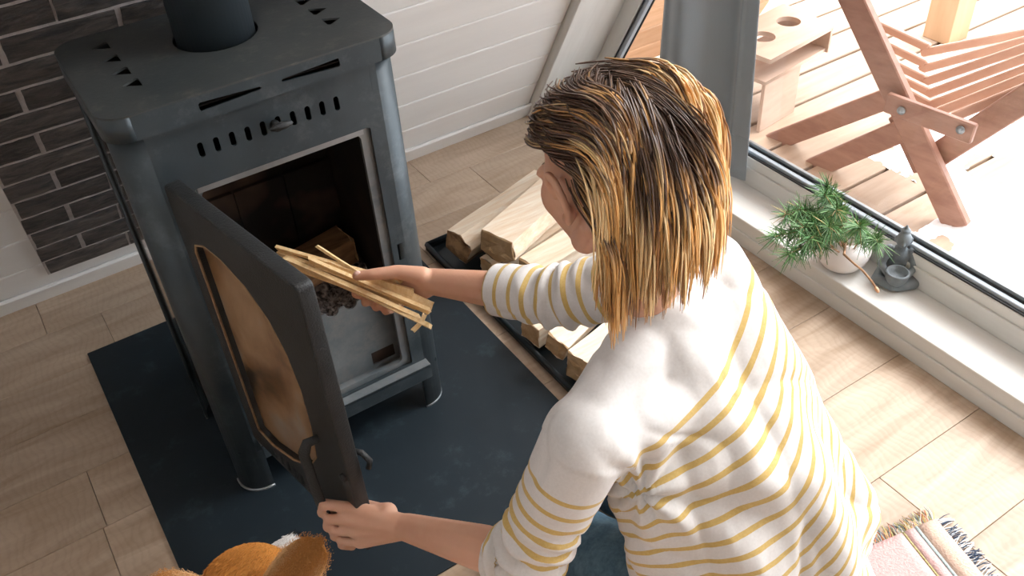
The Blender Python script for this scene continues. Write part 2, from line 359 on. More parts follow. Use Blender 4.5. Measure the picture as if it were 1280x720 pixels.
# window 1: big gable glazing
win = struct(bpy.data.objects.new('window_1', None)); COL.objects.link(win); win.location = (1.9, 0, .09)
P = lambda o: rel(o, win)
P(box('bottom_rail', 1.885, 1.945, YF + .12, YB - .06, .088, .181, SILLM, None, .003))
P(box('rail_step', 1.879, 1.885, YF + .12, YB - .09, .088, .150, SILLM, None, .002))
P(box('gasket', 1.889, 1.896, YF + .15, YB - .16, .181, .1865, GASK))
P(box('glazing_bead', 1.897, 1.913, YF + .15, YB - .16, .181, .196, BEAD, None, .003))
P(box('gasket', 1.9135, 1.918, YF + .15, YB - .16, .181, .198, GASK))
P(box('glazing_bead', 1.9185, 1.930, YF + .15, YB - .16, .181, .208, EDGE, None, .002))
for Mx in (MB_, MF_):
    P(slab('side_rail', Mx, 1.885, 1.945, .06, SL - .3, .026, .088, SILLM))
    P(slab('gasket', Mx, 1.889, 1.896, .16, SL - .35, .088, .0935, GASK))
    P(slab('glazing_bead', Mx, 1.897, 1.916, .16, SL - .35, .088, .106, BEAD))
    P(slab('gasket', Mx, 1.9165, 1.9225, .16, SL - .35, .088, .110, GASK))
P(box('mullion', 1.87, 1.945, -.30, -.20, .18, 3.9, SILLM, None, .004))
e = .19; hy = lambda z: YB - .11 - z * S30 / C30
Gg = G.copy(); Gg.translation = (1.922, 0, 0)
P(plate('pane', [(-.2, .19), (hy(.19), .19), (.03, (YB - .11 - .03) * C30 / S30), (-.2, (YB - .11 - .35) * C30 / S30)], [], .006, WGLASS, Gg))
P(plate('pane', [(YF + .25, .19), (-.3, .19), (-.3, 3.75), (-.32, 3.75)], [], .006, WGLASS, Gg))

# --- outside: deck, soffit, ground snow
deck = struct(box('deck', 1.99, 8.0, -4.0, 6.0, -.30, -.125, mat('deck_joists', (.25, .15, .08))))
k = 0; Y = 1.303 - .172 * 14; me = None
while Y < 4.6:
    if me is None:
        b = box_bm(0, 5.9, .007, .165, -.025, 0, .003, 1); o = obj('deck_plank', b, DECKM, deck); me = o.data
    else: o = bpy.data.objects.new('deck_plank', me); COL.objects.link(o); o.parent = deck
    o.location = (1.99, Y, -.10); Y += .172
struct(box('trim_6', 1.945, 1.99, YF, YB, -.12, .10, WTRIM))
gr = struct(box('ground', -12, 30, -20, 20, -.62, -.55, SNOW))
for Mx, nm in ((MB_, 'eave_1'), (MF_, 'eave_2')):
    b = box_bm(1.99, 2.83, .05, SL, -.10, -.026); bmesh.ops.transform(b, matrix=Mx, verts=b.verts); ev = struct(obj(nm, b, SOFM))
    s = .06; me = None
    while s < SL - .15:
        if me is None: bb = obj('soffit_board', box_bm(1.99, 2.835, .002, .118, -.02, 0, .003, 1), SOFM, ev); me = bb.data
        else: bb = bpy.data.objects.new('soffit_board', me); COL.objects.link(bb); bb.parent = ev
        Mm = Mx.copy(); Mm.translation = Mx @ Vector((0, s, 0)); bb.matrix_world = Mm; s += .12
post = box('deck_post', 3.50, 3.63, 2.12, 2.25, -.10, 2.6, mat('post_wood', (.42, .24, .12), (.52, .32, .18), scale=3, stretch=(8, 8, 1)), None, .004)
tag(post, 'square pale wooden post standing on the deck behind the slatted chair', 'post')

# --- brick cladding behind the stove (on the slope)
bs = thing('brick_cladding', 'dark brick slip panel with grey mortar on sloping white wall behind the stove', 'wall panel', MB_ @ Vector((-.075, .153, 0)))
bk = obj('mortar_bed', box_bm(-.077, .86, .150, 1.78, .0005, .011), MORTAR); bk.matrix_world = MB_; rel(bk, bs)
random.seed(3)
def brick_bm(L, hgt):
    b = bmesh.new(); nx = 7; ny = 3
    g = [[b.verts.new((L * i / nx, hgt * j / ny, .017 + random.uniform(-.002, .0022))) for j in range(ny + 1)] for i in range(nx + 1)]
    for i in range(nx):
        for j in range(ny): b.faces.new((g[i][j], g[i + 1][j], g[i + 1][j + 1], g[i][j + 1]))
    for i in range(nx + 1):
        for j in range(ny + 1):
            if i in (0, nx) or j in (0, ny):
                v = g[i][j]; v.co.z = .0145; v.co.y += random.uniform(-.0015, .0015); v.co.x += random.uniform(-.001, .001)
    bd = [e for e in b.edges if e.is_boundary]; r = bmesh.ops.extrude_edge_only(b, edges=bd)
    for v in [v for v in r['geom'] if isinstance(v, bmesh.types.BMVert)]: v.co.z = .004
    bmesh.ops.recalc_face_normals(b, faces=b.faces); return b
cache = {}
for row in range(19):
    s0 = .153 + row * .0852; x = -.075; odd = row % 2
    first = .112 if odd else .230
    while x < .85:
        L = min(first, .855 - x); first = .230
        if L > .03:
            key = (round(L, 3), random.randint(0, 3))
            if key not in cache:
                bm_ = brick_bm(L, .0725); t = obj('brick', bm_, BRICK); cache[key] = t.data
            else: t = bpy.data.objects.new('brick', cache[key]); COL.objects.link(t)
            Mm = MB_.copy(); Mm.translation = MB_ @ Vector((x + (0.006 if x < -.07 and not odd else 0), s0 + .004, .0)); t.matrix_world = Mm
            t.parent = bs; t.matrix_parent_inverse = Matrix.Translation(-Vector(bs.location))
        x += L + .012

# ================================================================== FLOOR PLATE, TRAY, LOGS
fp = box('floor_plate', -.069, .905, 1.085, 2.285, .0008, .006, MAT_, None, .002)
tag(fp, 'large dark blue-black steel sheet lying under the stove on the wooden floor', 'floor plate')

tray = thing('log_tray', 'dark enamel log tray with a rolled rim under the firewood', 'tray', (1.16, 1.68, 0))
rel(box('tray_bottom', .952, 1.46, 1.22, 2.11, .001, .006, TRAYM), tray)
ring = [(.945, 1.215), (1.467, 1.215), (1.467, 2.117), (.945, 2.117), (.945, 1.215)]
b = bmesh.new()
for (x0, y0), (x1, y1) in zip(ring, ring[1:]): tube_bm([(x0, y0, .022), (x1, y1, .022)], .008, 8, b)
rel(obj('rim', b, TRAYM, None, True), tray)
b = bmesh.new()
for (x0, y0), (x1, y1) in zip(ring, ring[1:]): box_bm(min(x0, x1) - .003, max(x0, x1) + .003, min(y0, y1) - .003, max(y0, y1) + .003, .001, .022, 0, 1, b)
rel(obj('tray_wall', b, TRAYM), tray)

def log(label, p0, p1, section, roll, endm=LOGE, bark=True, m=LOGW, name='split_log', cat='log', group=None, jag=.006):
    """a split log: irregular polygonal section swept along its length, slightly torn ends"""
    p0, p1 = Vector(p0), Vector(p1); c = (p0 + p1) / 2
    root = thing(name, label, cat, (c.x, c.y, min(p0.z, p1.z)), group)
    x, y, z = frame_from(p1 - p0); L = (p1 - p0).length
    cr, sr = math.cos(roll), math.sin(roll); nseg = 9
    pts = []                                   # resample the section so that its faces are a little rough
    k = len(section)
    for i in range(k):
        a, b_ = Vector(section[i]), Vector(section[(i + 1) % k])
        for q in range(4): pts.append(a.lerp(b_, q / 4))
    seed = random.uniform(0, 100); bm = bmesh.new(); rings = []
    for s in range(nseg + 1):
        rr = []
        for i, q in enumerate(pts):
            f = 1 + .055 * noise.noise(Vector((i * .9, s * .22 + seed, 0)))
            qx, qy = q.x * f, q.y * f
            e_ = (jag * noise.noise(Vector((q.x * 60, q.y * 60, seed))) * 2) if s in (0, nseg) else 0
            rr.append(bm.verts.new(p0 + z * (L * s / nseg + e_) + x * (qx * cr - qy * sr) + y * (qx * sr + qy * cr)))
        rings.append(rr)
    n = len(pts)
    for a, c2 in zip(rings, rings[1:]):
        for i in range(n): bm.faces.new((a[i], a[(i + 1) % n], c2[(i + 1) % n], c2[i]))
    rel(obj('split_face', bm, m), root)
    for rg, sgn in ((0, -1), (nseg, 1)):
        b2 = bmesh.new(); bm2 = [Vector(v) for v in (lambda s: [p0 + z * (L * s / nseg) + x * (q.x * cr - q.y * sr) + y * (q.x * sr + q.y * cr) for q in pts])(rg)]
        cen = sum(bm2, Vector()) / n
        prev = None; r0 = [b2.verts.new(v + (v - cen) * .012 + z * sgn * jag * .4 * noise.noise(v * 50)) for v in bm2]
        r1 = [b2.verts.new(cen.lerp(v, .93) + z * sgn * (.003 + jag * noise.noise(v * 40))) for v in bm2]
        r2 = [b2.verts.new(cen.lerp(v, .45) + z * sgn * (.003 + jag * 1.2 * noise.noise(v * 45 + Vector((3, 3, 3))))) for v in bm2]
        for a, c2 in ((r0, r1), (r1, r2)):
            for i in range(n): b2.faces.new((a[i], a[(i + 1) % n], c2[(i + 1) % n], c2[i]))
        b2.faces.new(r2); bmesh.ops.recalc_face_normals(b2, faces=b2.faces)
        rel(obj('end_grain', b2, endm), root)
    if bark:
        b3 = bmesh.new(); i0 = 0; idx = list(range(len(pts) // 2 + 1, min(len(pts), len(pts) // 2 + 6))); g = []
        for s in range(nseg + 1):
            g.append([b3.verts.new(rings_pt + (rings_pt - (p0 + z * (L * s / nseg))).normalized() * (.004 + .003 * noise.noise(rings_pt * 60)))
                      for rings_pt in [p0 + z * (L * s / nseg) + x * (pts[i].x * cr - pts[i].y * sr) + y * (pts[i].x * sr + pts[i].y * cr) for i in idx]])
        for a, c2 in zip(g, g[1:]):
            for i in range(len(idx) - 1): b3.faces.new((a[i], a[i + 1], c2[i + 1], c2[i]))
        so = rel(obj('bark', b3, BARK), root); md = so.modifiers.new('s', 'SOLIDIFY'); md.thickness = .004
    return root
LOG0 = log
def log(label, *a, **k): k.setdefault('group', 'split logs on the log tray'); return LOG0(label, *a, **k)
log('long thick split log with a brown rotten end, outermost towards the white wall', (.985, 1.985, .075), (1.37, 2.085, .085), [(.05, .03), (.0, .06), (-.05, .035), (-.045, -.035), (.04, -.045)], .4, LOGROT)
log('broad pale split log on top of the pile, seen left of the face', (1.045, 1.845, .125), (1.40, 1.985, .125), [(.058, .045), (-.05, .05), (-.062, -.012), (.0, -.052), (.062, -.03)], .1)
log('pale smooth split log at the middle of the pile below the chin', (1.09, 1.74, .075), (1.45, 1.80, .08), [(.05, .035), (-.05, .04), (-.045, -.04), (.05, -.03)], .0, bark=False)
log('small square split log at the near tray rim, just under the striped sleeve', (.955, 1.545, .066), (1.30, 1.60, .066), [(.036, .033), (-.03, .036), (-.036, -.03), (.033, -.036)], .12, bark=False)
log('wedge-shaped split log lying crosswise on top of its neighbour under the sleeve', (.955, 1.43, .105), (1.29, 1.54, .12), [(.036, .028), (-.03, .036), (-.038, -.026), (.02, -.034)], .5, bark=False)
log('heavy blocky split log nearest the shoulder, with orange cracks on its end', (.975, 1.345, .067), (1.31, 1.42, .067), [(.048, .045), (-.044, .048), (-.05, -.04), (.046, -.046)], .1)
log('hidden bottom split log under the broad pale one', (1.02, 1.855, .045), (1.38, 1.93, .045), [(.04, .034), (-.04, .03), (-.03, -.034), (.04, -.03)], 0, bark=False)

# ================================================================== STOVE
YS = 1.53
st = thing('wood_stove', 'black steel wood burning stove with its door open, on dark floor plate', 'stove', (.40, 1.72, .006))
R_ = lambda o: rel(o, st)
XZ = Matrix(((1, 0, 0, 0), (0, 0, 1, 0), (0, 1, 0, 0), (0, 0, 0, 1)))      # plate xy -> world xz
def xz(y): m_ = XZ.copy(); m_.translation = (0, y, 0); return m_
def xy(z): return Matrix.Translation((0, 0, z))
X0, X1, Y1 = .133, .680, 1.895
# top plate with triangular holes
tri = [(.203, 1.826), (.204, 1.756), (.205, 1.689), (.208, 1.630), (.599, 1.830), (.600, 1.765), (.602, 1.702), (.604, 1.640)]
holes = []
for i, (x, y) in enumerate(tri):
    d = -1 if i < 4 else 1
    if i < 4: h_ = [(x - .017, y), (x + .014, y - .020), (x + .016, y - .016), (x + .016, y + .013), (x + .012, y + .017)]
    else: h_ = [(x + .017, y), (x - .014, y + .020), (x - .016, y + .016), (x - .016, y - .013), (x - .012, y - .017)]
    holes.append(h_)
PX, PY, PR = .400, 1.735, .0755
circ = [(PX + (PR + .006) * math.cos(a), PY + (PR + .006) * math.sin(a)) for a in np.linspace(0, 2 * np.pi, 40, endpoint=False)]
R_(plate('top_plate', rrect(X0 - .010, X1 + .010, YS - .017, Y1 + .003, .049, 8), holes + [circ], .004, STEELTOP, xy(1.019)))
R_(plate('inner_top', rrect(X0 + .01, X1 - .01, YS + .01, Y1 - .01, .03), [], .003, INTER, xy(.985)))
# lip around the top plate (rounded corners) with two tapered slots in front
def lip_slot(xa, xb, za, ha, hb):
    return [(xa, za - ha / 2 + .003), (xa + .003, za - ha / 2), (xb - .003, za - hb / 2), (xb, za - hb / 2 + .003), (xb, za + hb / 2 - .003), (xb - .003, za + hb / 2), (xa + .003, za + ha / 2), (xa, za + ha / 2 - .003)]
R_(plate('top_lip', [(X0 + .039, .972), (X1 - .039, .972), (X1 - .039, 1.0175), (X0 + .039, 1.0175)], [lip_slot(.287, .402, .996, .017, .006), lip_slot(.440, .556, .996, .006, .017)], .004, STEEL, xz(YS - .015)))
b = bmesh.new(); out = rrect(X0 - .008, X1 + .008, YS - .015, Y1 + .001, .047, 8)
ring_pts = [p for p in out if not (p[1] < YS - .010 and X0 + .041 < p[0] < X1 - .041)]
# open strip: everything but the straight front part
start = max(range(len(out)), key=lambda i: out[i][0] * 0 + (1 if (abs(out[i][1] - (YS - .015)) < 1e-6 and out[i][0] > .4) else 0))
seq = out[start:] + out[:start]
lo = [b.verts.new((p[0], p[1], .972)) for p in seq]; hi = [b.verts.new((p[0], p[1], 1.0175)) for p in seq]
for i in range(len(seq) - 1): b.faces.new((lo[i], lo[i + 1], hi[i + 1], hi[i]))
o = R_(obj('side_lip', b, STEEL, None, False)); md = o.modifiers.new('s', 'SOLIDIFY'); md.thickness = .004; md.offset = 0
for f in o.data.polygons: f.use_smooth = True
# front panel (one sheet): vents above, door opening, ash ledge below
vents = []
for i in range(10):
    x = .271 + i * .0298; vents.append(rrect(x - .0055, x + .0055, .895, .925, .0054, 4))
latch = [(.611, .492), (.628, .492), (.628, .536), (.611, .536)]
R_(plate('front_panel', [(X0 + .05, .135), (X1 - .05, .135), (X1 - .05, .972), (X0 + .05, .972)], vents + [rrect(.236, .598, .178, .838, .006, 3), latch], .006, STEEL, xz(YS)))
# recessed light edge above the opening
R_(box('opening_edge', .243, .585, YS + .004, YS + .016, .822, .838, EDGE, None, .001))
R_(plate('inner_frame', rrect(.228, .612, .172, .850, .004, 2), [rrect(.248, .578, .19, .822, .01, 3)], .010, GREYST, xz(YS + .012)))
# corner posts that run down as legs
def post_bm(cx, cy, sx, sy, z0, z1, r=.052, th=.006, ext=.0):
    b = bmesh.new(); ps = []
    for k in range(9):
        a = math.radians(90 * k / 8); ps.append((cx + sx * (r * math.sin(a)), cy + sy * (r * math.cos(a))))
    if ext: ps = [(ps[0][0] - sx * ext, ps[0][1])] + ps + [(ps[-1][0], ps[-1][1] - sy * ext)]
    lo = [b.verts.new((p[0], p[1], z0)) for p in ps]; hi = [b.verts.new((p[0], p[1], z1)) for p in ps]
    for i in range(len(ps) - 1): b.faces.new((lo[i], lo[i + 1], hi[i + 1], hi[i]))
    bmesh.ops.recalc_face_normals(b, faces=b.faces); return b
for cx, cy, sx, sy in ((X0 + .052, YS + .052, -1, -1), (X1 - .052, YS + .052, 1, -1), (X0 + .052, Y1 - .052, -1, 1), (X1 - .052, Y1 - .052, 1, 1)):
    o = R_(obj('leg', post_bm(cx, cy, sx, sy, .0065, .972, ext=.012), STEEL, None, True)); md = o.modifiers.new('s', 'SOLIDIFY'); md.thickness = .006; md.offset = 0
    foot = post_bm(cx, cy, sx, sy, .0062, .012, r=.0555, ext=.012); fo = obj('foot_edge', foot, EDGE, None, True); md = fo.modifiers.new('s', 'SOLIDIFY'); md.thickness = .004
    fo.parent = o
R_(box('side_panel', X0 + .004, X0 + .010, YS + .05, Y1 - .05, .20, .972, SIDE, None, .001))
R_(box('rear_flange', X0 - .004, X0 + .004, Y1 - .055, Y1 - .046, .14, .972, CAST, None, .001))
R_(box('side_panel', X1 - .010, X1 - .004, YS + .05, Y1 - .05, .14, .972, STEEL, None, .001))
R_(box('back_panel', X0 + .05, X1 - .05, Y1 - .006, Y1, .14, .972, STEEL, None, .001))
R_(box('base_plate', X0 + .012, X1 - .012, YS + .01, Y1 - .01, .135, .143, STEEL))
# ash ledge in front
R_(box('ash_ledge', X0 + .06, X1 - .045, YS - .030, YS + .06, .166, .172, GREYST, None, .002))
R_(box('ledge_front', X0 + .06, X1 - .045, YS - .030, YS - .025, .130, .172, STEEL, None, .002))
# bottom box behind ledge
kp = [(.23, .170), (.61, .170), (.61, .40)]
for q in range(8):                                     # a row of round bites along the top edge
    xc = .585 - .046 * q
    kp += [(xc + .0155 * math.cos(a), .394 - .0165 * math.sin(a)) for a in np.linspace(0.05, math.pi - .05, 7)]
kp += [(.23, .394)]
R_(plate('kick_plate', kp, [[(.515, .182), (.577, .182), (.577, .222), (.515, .222)]], .005, GREYST, xz(YS + .045)))
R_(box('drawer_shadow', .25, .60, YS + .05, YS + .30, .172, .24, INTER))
# firebox
fb = bmesh.new()
R_(box('firebox_back', .235, .605, 1.835, 1.850, .14, .86, VERM)); R_(box('firebox_side', .225, .236, YS + .02, 1.84, .14, .86, INTER)); R_(box('firebox_side', .600, .611, YS + .02, 1.84, .14, .86, INTER))
R_(box('firebox_roof', .225, .611, YS + .02, 1.84, .852, .866, INTER)); R_(box('grate', .23, .606, YS + .05, 1.84, .29, .30, CAST))
for x0_, x1_ in ((.24, .36), (.362, .48), (.482, .60)): R_(box('firebrick', x0_, x1_, 1.822, 1.836, .30, .62, VERM, None, .002))
# ash bed
b = bmesh.new(); bmesh.ops.create_grid(b, x_segments=60, y_segments=50, size=.5)
for v in b.verts:
    X = .238 + (v.co.x + .5) * .36; Yv = YS + .052 + (v.co.y + .5) * .235
    v.co = (X, Yv, .362 + .022 * noise.noise(Vector((X * 18, Yv * 18, 0))) + .012 * noise.noise(Vector((X * 70, Yv * 70, 5))) + .004 * random.random())
o = R_(obj('ash_bed', b, ASH)); o['kind'] = 'stuff'
# knob over the vents
b = bmesh.new(); tube_bm([(.412, YS - .003, .912), (.412, YS - .020, .912)], .009, 12, b)
ellipsoid(b, (.418, YS - .024, .915), ((1, 0, 0), (0, 1, 0), (0, 0, 1)), (.024, .007, .008), 2)
R_(obj('air_knob', b, CAST, None, True))
b = tube_bm([(.36, YS + .03, .150), (.362, YS - .045, .140), (.362, YS - .058, .128), (.358, YS - .052, .108)], .006, 8); R_(obj('ash_lever', b, CAST, None, True))
# flue pipe
b = lathe_bm([(PR, 1.0), (PR, 1.62)], 48, (PX, PY, 0)); R_(obj('flue_pipe', b, PIPE, None, True)).modifiers.new('s', 'SOLIDIFY').thickness = .002
b = lathe_bm([(PR + .008, .996), (PR + .002, 1.004)], 48, (PX, PY, 0)); R_(obj('pipe_collar', b, GASK, None, True))

# door: hinged at (.2,1.505); local x along the door, y up
h0 = Vector((.199, 1.508, 0)); h1 = Vector((.2775, 1.085, 0)); du = (h1 - h0).normalized(); dn = Vector((0, 0, 1)).cross(du)      # dn: normal
DM = Matrix((du, Vector((0, 0, 1)), du.cross(Vector((0, 0, 1))))).transposed().to_4x4(); DM.translation = h0
DW = (h1 - h0).length
dm = bpy.data.objects.new('stove_door', None); COL.objects.link(dm); rel(dm, st); dm.location = Vector((0, 0, 0)); dm.matrix_parent_inverse = Matrix.Translation(-Vector(st.location))
tag(dm, 'open cast iron door with an arched sooty glass')
# door outline: straight, small rounded top corners; glass shape arched to the free side
outer = rrect(0, DW, .205, .885, .012, 4)
gl = [(.045, .265), (.10, .258), (.19, .285), (.27, .335), (.315, .40), (.330, .50), (.332, .60), (.318, .675), (.285, .735), (.23, .775), (.16, .795), (.10, .795), (.055, .775), (.045, .755)]
pvents = [[(x, .222 + .0), (x + .006, .222), (x + .006, .250), (x, .250)] for x in [.10 + .026 * i for i in range(9)]]
fr = plate('door_frame', outer, [gl] + pvents, .030, CAST, DM, dm, .004)
gi = [(x, y) for x, y in gl]; cen = (sum(p[0] for p in gi) / len(gi), sum(p[1] for p in gi) / len(gi))
big = [(cen[0] + (x - cen[0]) * 1.04, cen[1] + (y - cen[1]) * 1.03) for x, y in gi]
plate('door_glass', big, [], .004, DGLASS, DM @ Matrix.Translation((0, 0, -.004)), dm)
b = bmesh.new(); pp = [DM @ Vector((x, y, .0125)) for x, y in gi]; tube_bm(pp + [pp[0]], .0028, 6, b)
obj('glass_seal', b, mat('brown_seal', (.16, .09, .04), (.34, .22, .12), rough=.8, scale=60), dm, True)
# lever handle on the free stile
def D_(u, v, n): return DM @ Vector((u, v, n))
# which side of the door faces the camera? choose by sign
sg = 1 if (DM.to_3x3() @ Vector((0, 0, 1))).dot(Vector((0, 0, H)) - h0) > 0 else -1
b = tube_bm([D_(.365, .50, sg * .020), D_(.355, .495, sg * .040), D_(.350, .47, sg * .05), D_(.355, .40, sg * .052), D_(.367, .315, sg * .052), D_(.371, .27, sg * .052), D_(.37, .225, sg * .05)], [.008, .010, .012, .013, .013, .011, .008], 10, flat=.35, hint=DM.to_3x3() @ Vector((0, 0, 1)))
obj('door_lever', b, CAST, dm, True)
b = tube_bm([D_(DW - .014, .43, sg * .010), D_(DW - .014, .43, sg * .022)], .009, 12); obj('bolt', b, CAST, dm, True)
b = tube_bm([D_(.405, .47, -sg * .013), D_(.425, .47, -sg * .025), D_(.44, .455, -sg * .03), D_(.44, .44, -sg * .024)], .006, 8); obj('door_catch', b, CAST, dm, True)
for z in (.30, .78):
    b = tube_bm([Vector((.196, 1.512, z)), Vector((.196, 1.512, z + .06))], .009, 10); obj('hinge', b, CAST, dm, True)

# log in the firebox
log('brown scorched split log lying inside the firebox behind the kindling', (.30, 1.685, .425), (.565, 1.735, .430), [(.04, .035), (-.03, .045), (-.045, -.02), (.03, -.04)], .2, LOGE, False, FIRELOG, 'firebox_log', group='')

# ================================================================== KINDLING (held in the hand, one stick each)
def stick(label, a, b_, w, t, roll=0, curve=.0):
    a, b_ = Vector(a), Vector(b_); d = b_ - a; x, y, z = frame_from(d, Vector((math.sin(roll), math.cos(roll), .3)))
    bm = bmesh.new(); n = 5; rings = []
    for i in range(n + 1):
        f = i / n; ww = w * (1 + .18 * noise.noise(Vector((f * 3, w * 900, t * 300)))); tt = t * (1 + .2 * noise.noise(Vector((f * 3 + 9, w * 700, 0))))
        c = a + d * f + x * curve * math.sin(f * 3.1)
        rings.append([bm.verts.new(c + x * sx * ww / 2 + y * sy * tt / 2 + z * random.uniform(-.004, .004) * (i in (0, n))) for sx, sy in ((-1, -1), (1, -1), (.9, 1), (-.8, 1))])
    for p, q in zip(rings, rings[1:]):
        for k in range(4): bm.faces.new((p[k], p[(k + 1) % 4], q[(k + 1) % 4], q[k]))
    bm.faces.new(rings[0][::-1]); bm.faces.new(rings[-1]); bmesh.ops.recalc_face_normals(bm, faces=bm.faces)
    o = obj('kindling_stick', bm, KINDM); return tag(o, label, 'kindling', 'kindling sticks in the right hand')
random.seed(11)
SK = [
 ('thin upper kindling stick whose tip reaches furthest left into the firebox', (346, 309, 1.900), (502, 352, 1.815), .011, .006),
 ('flat kindling stick second from the top at its left end', (349, 316, 1.903), (520, 384, 1.800), .010, .007),
 ('wide pale kindling slat with a square left end under the thumb', (386, 324, 1.870), (537, 389, 1.785), .015, .007),
 ('broad golden kindling slat along the lower edge of the bundle', (357, 324, 1.893), (525, 398, 1.790), .016, .008),
 ('kindling slat ending at the lowest right tip of the bundle', (395, 338, 1.868), (538, 408, 1.775), .014, .008),
 ('thin kindling splinter sticking up above the bundle', (397, 308, 1.880), (462, 348, 1.83), .006, .004),
 ('kindling slat ending highest on the right of the hand', (430, 340, 1.85), (540, 383, 1.79), .014, .006),
 ('kindling piece with a shorter end in the middle of the bundle', (410, 330, 1.862), (516, 366, 1.800), .012, .006),
 ('short crossed splinter hanging under the right end of the bundle', (531, 393, 1.775), (516, 413, 1.782), .008, .005),
 ('rear kindling slat mostly hidden under the others', (365, 330, 1.905), (500, 378, 1.825), .015, .010),
]
for i, (lb, a, b_, w_, t_) in enumerate(SK): stick(lb, at(*a), at(*b_), w_ * 1.25, t_ * 1.2, i * .5, .003 * (-1) ** i)['group'] = 'kindling sticks in the right hand'

# ================================================================== WOMAN
ww = thing('person', 'blond woman in a white and yellow striped top and jeans kneeling before the stove', 'person', (.74, .60, .0))
J = {k: at(*v) for k, v in dict(
    head=(764, 212, 1.21), C7=(820, 395, 1.40), Lsh=(735, 545, 1.35), Rsh=(880, 335, 1.5), Lel=(658, 700, 1.5), Lwr=(508, 659, 1.70),
    Rel=(700, 372, 1.66), Rwr=(540, 352, 1.815)).items()}
def body_bm():
    b = bmesh.new()
    c = lambda a, ra, d, rb: capsule(b, a, ra, d, rb)
    # arms
    c(J['Lsh'], .052, J['Lel'], .041); m_ = J['Lel'].lerp(J['Lwr'], .35); c(J['Lel'], .040, m_, .040); c(m_, .040, J['Lwr'], .0265)
    c(J['Rsh'], .052, J['Rel'], .041); m_ = J['Rel'].lerp(J['Rwr'], .35); c(J['Rel'], .040, m_, .039); c(m_, .039, J['Rwr'], .0275)
    # torso, hips
    ch = at(845, 470, 1.50); wa = at(925, 620, 1.54); pe = at(960, 745, 1.62)
    for s, q in (('Lsh', at(790, 520, 1.49)), ('Rsh', at(895, 415, 1.56))):
        c(J[s], .050, q, .070); c(q, .070, wa, .085); c(J['C7'], .036, J[s], .036)
    c(ch, .075, wa, .08); c(wa, .085, pe, .090); c(J['C7'], .040, ch, .07)
    # legs (kneeling)
    for hp, kn, an, ft in (((.68, .53, .25), (.61, .965, .10), (.66, .47, .06), (.67, .33, .03)), ((.88, .56, .235), (.84, 1.02, .075), (.90, .50, .06), (.91, .36, .03))):
        hp, kn, an, ft = map(Vector, (hp, kn, an, ft)); c(hp, .075, kn, .055); c(kn, .046, kn.lerp(an, .4), .044); c(kn.lerp(an, .4), .044, an, .034); c(an, .036, ft, .024)
    # neck
    c(at(812, 385, 1.43), .050, J['head'] - HU * .055 - HF * .02, .050)
    return b
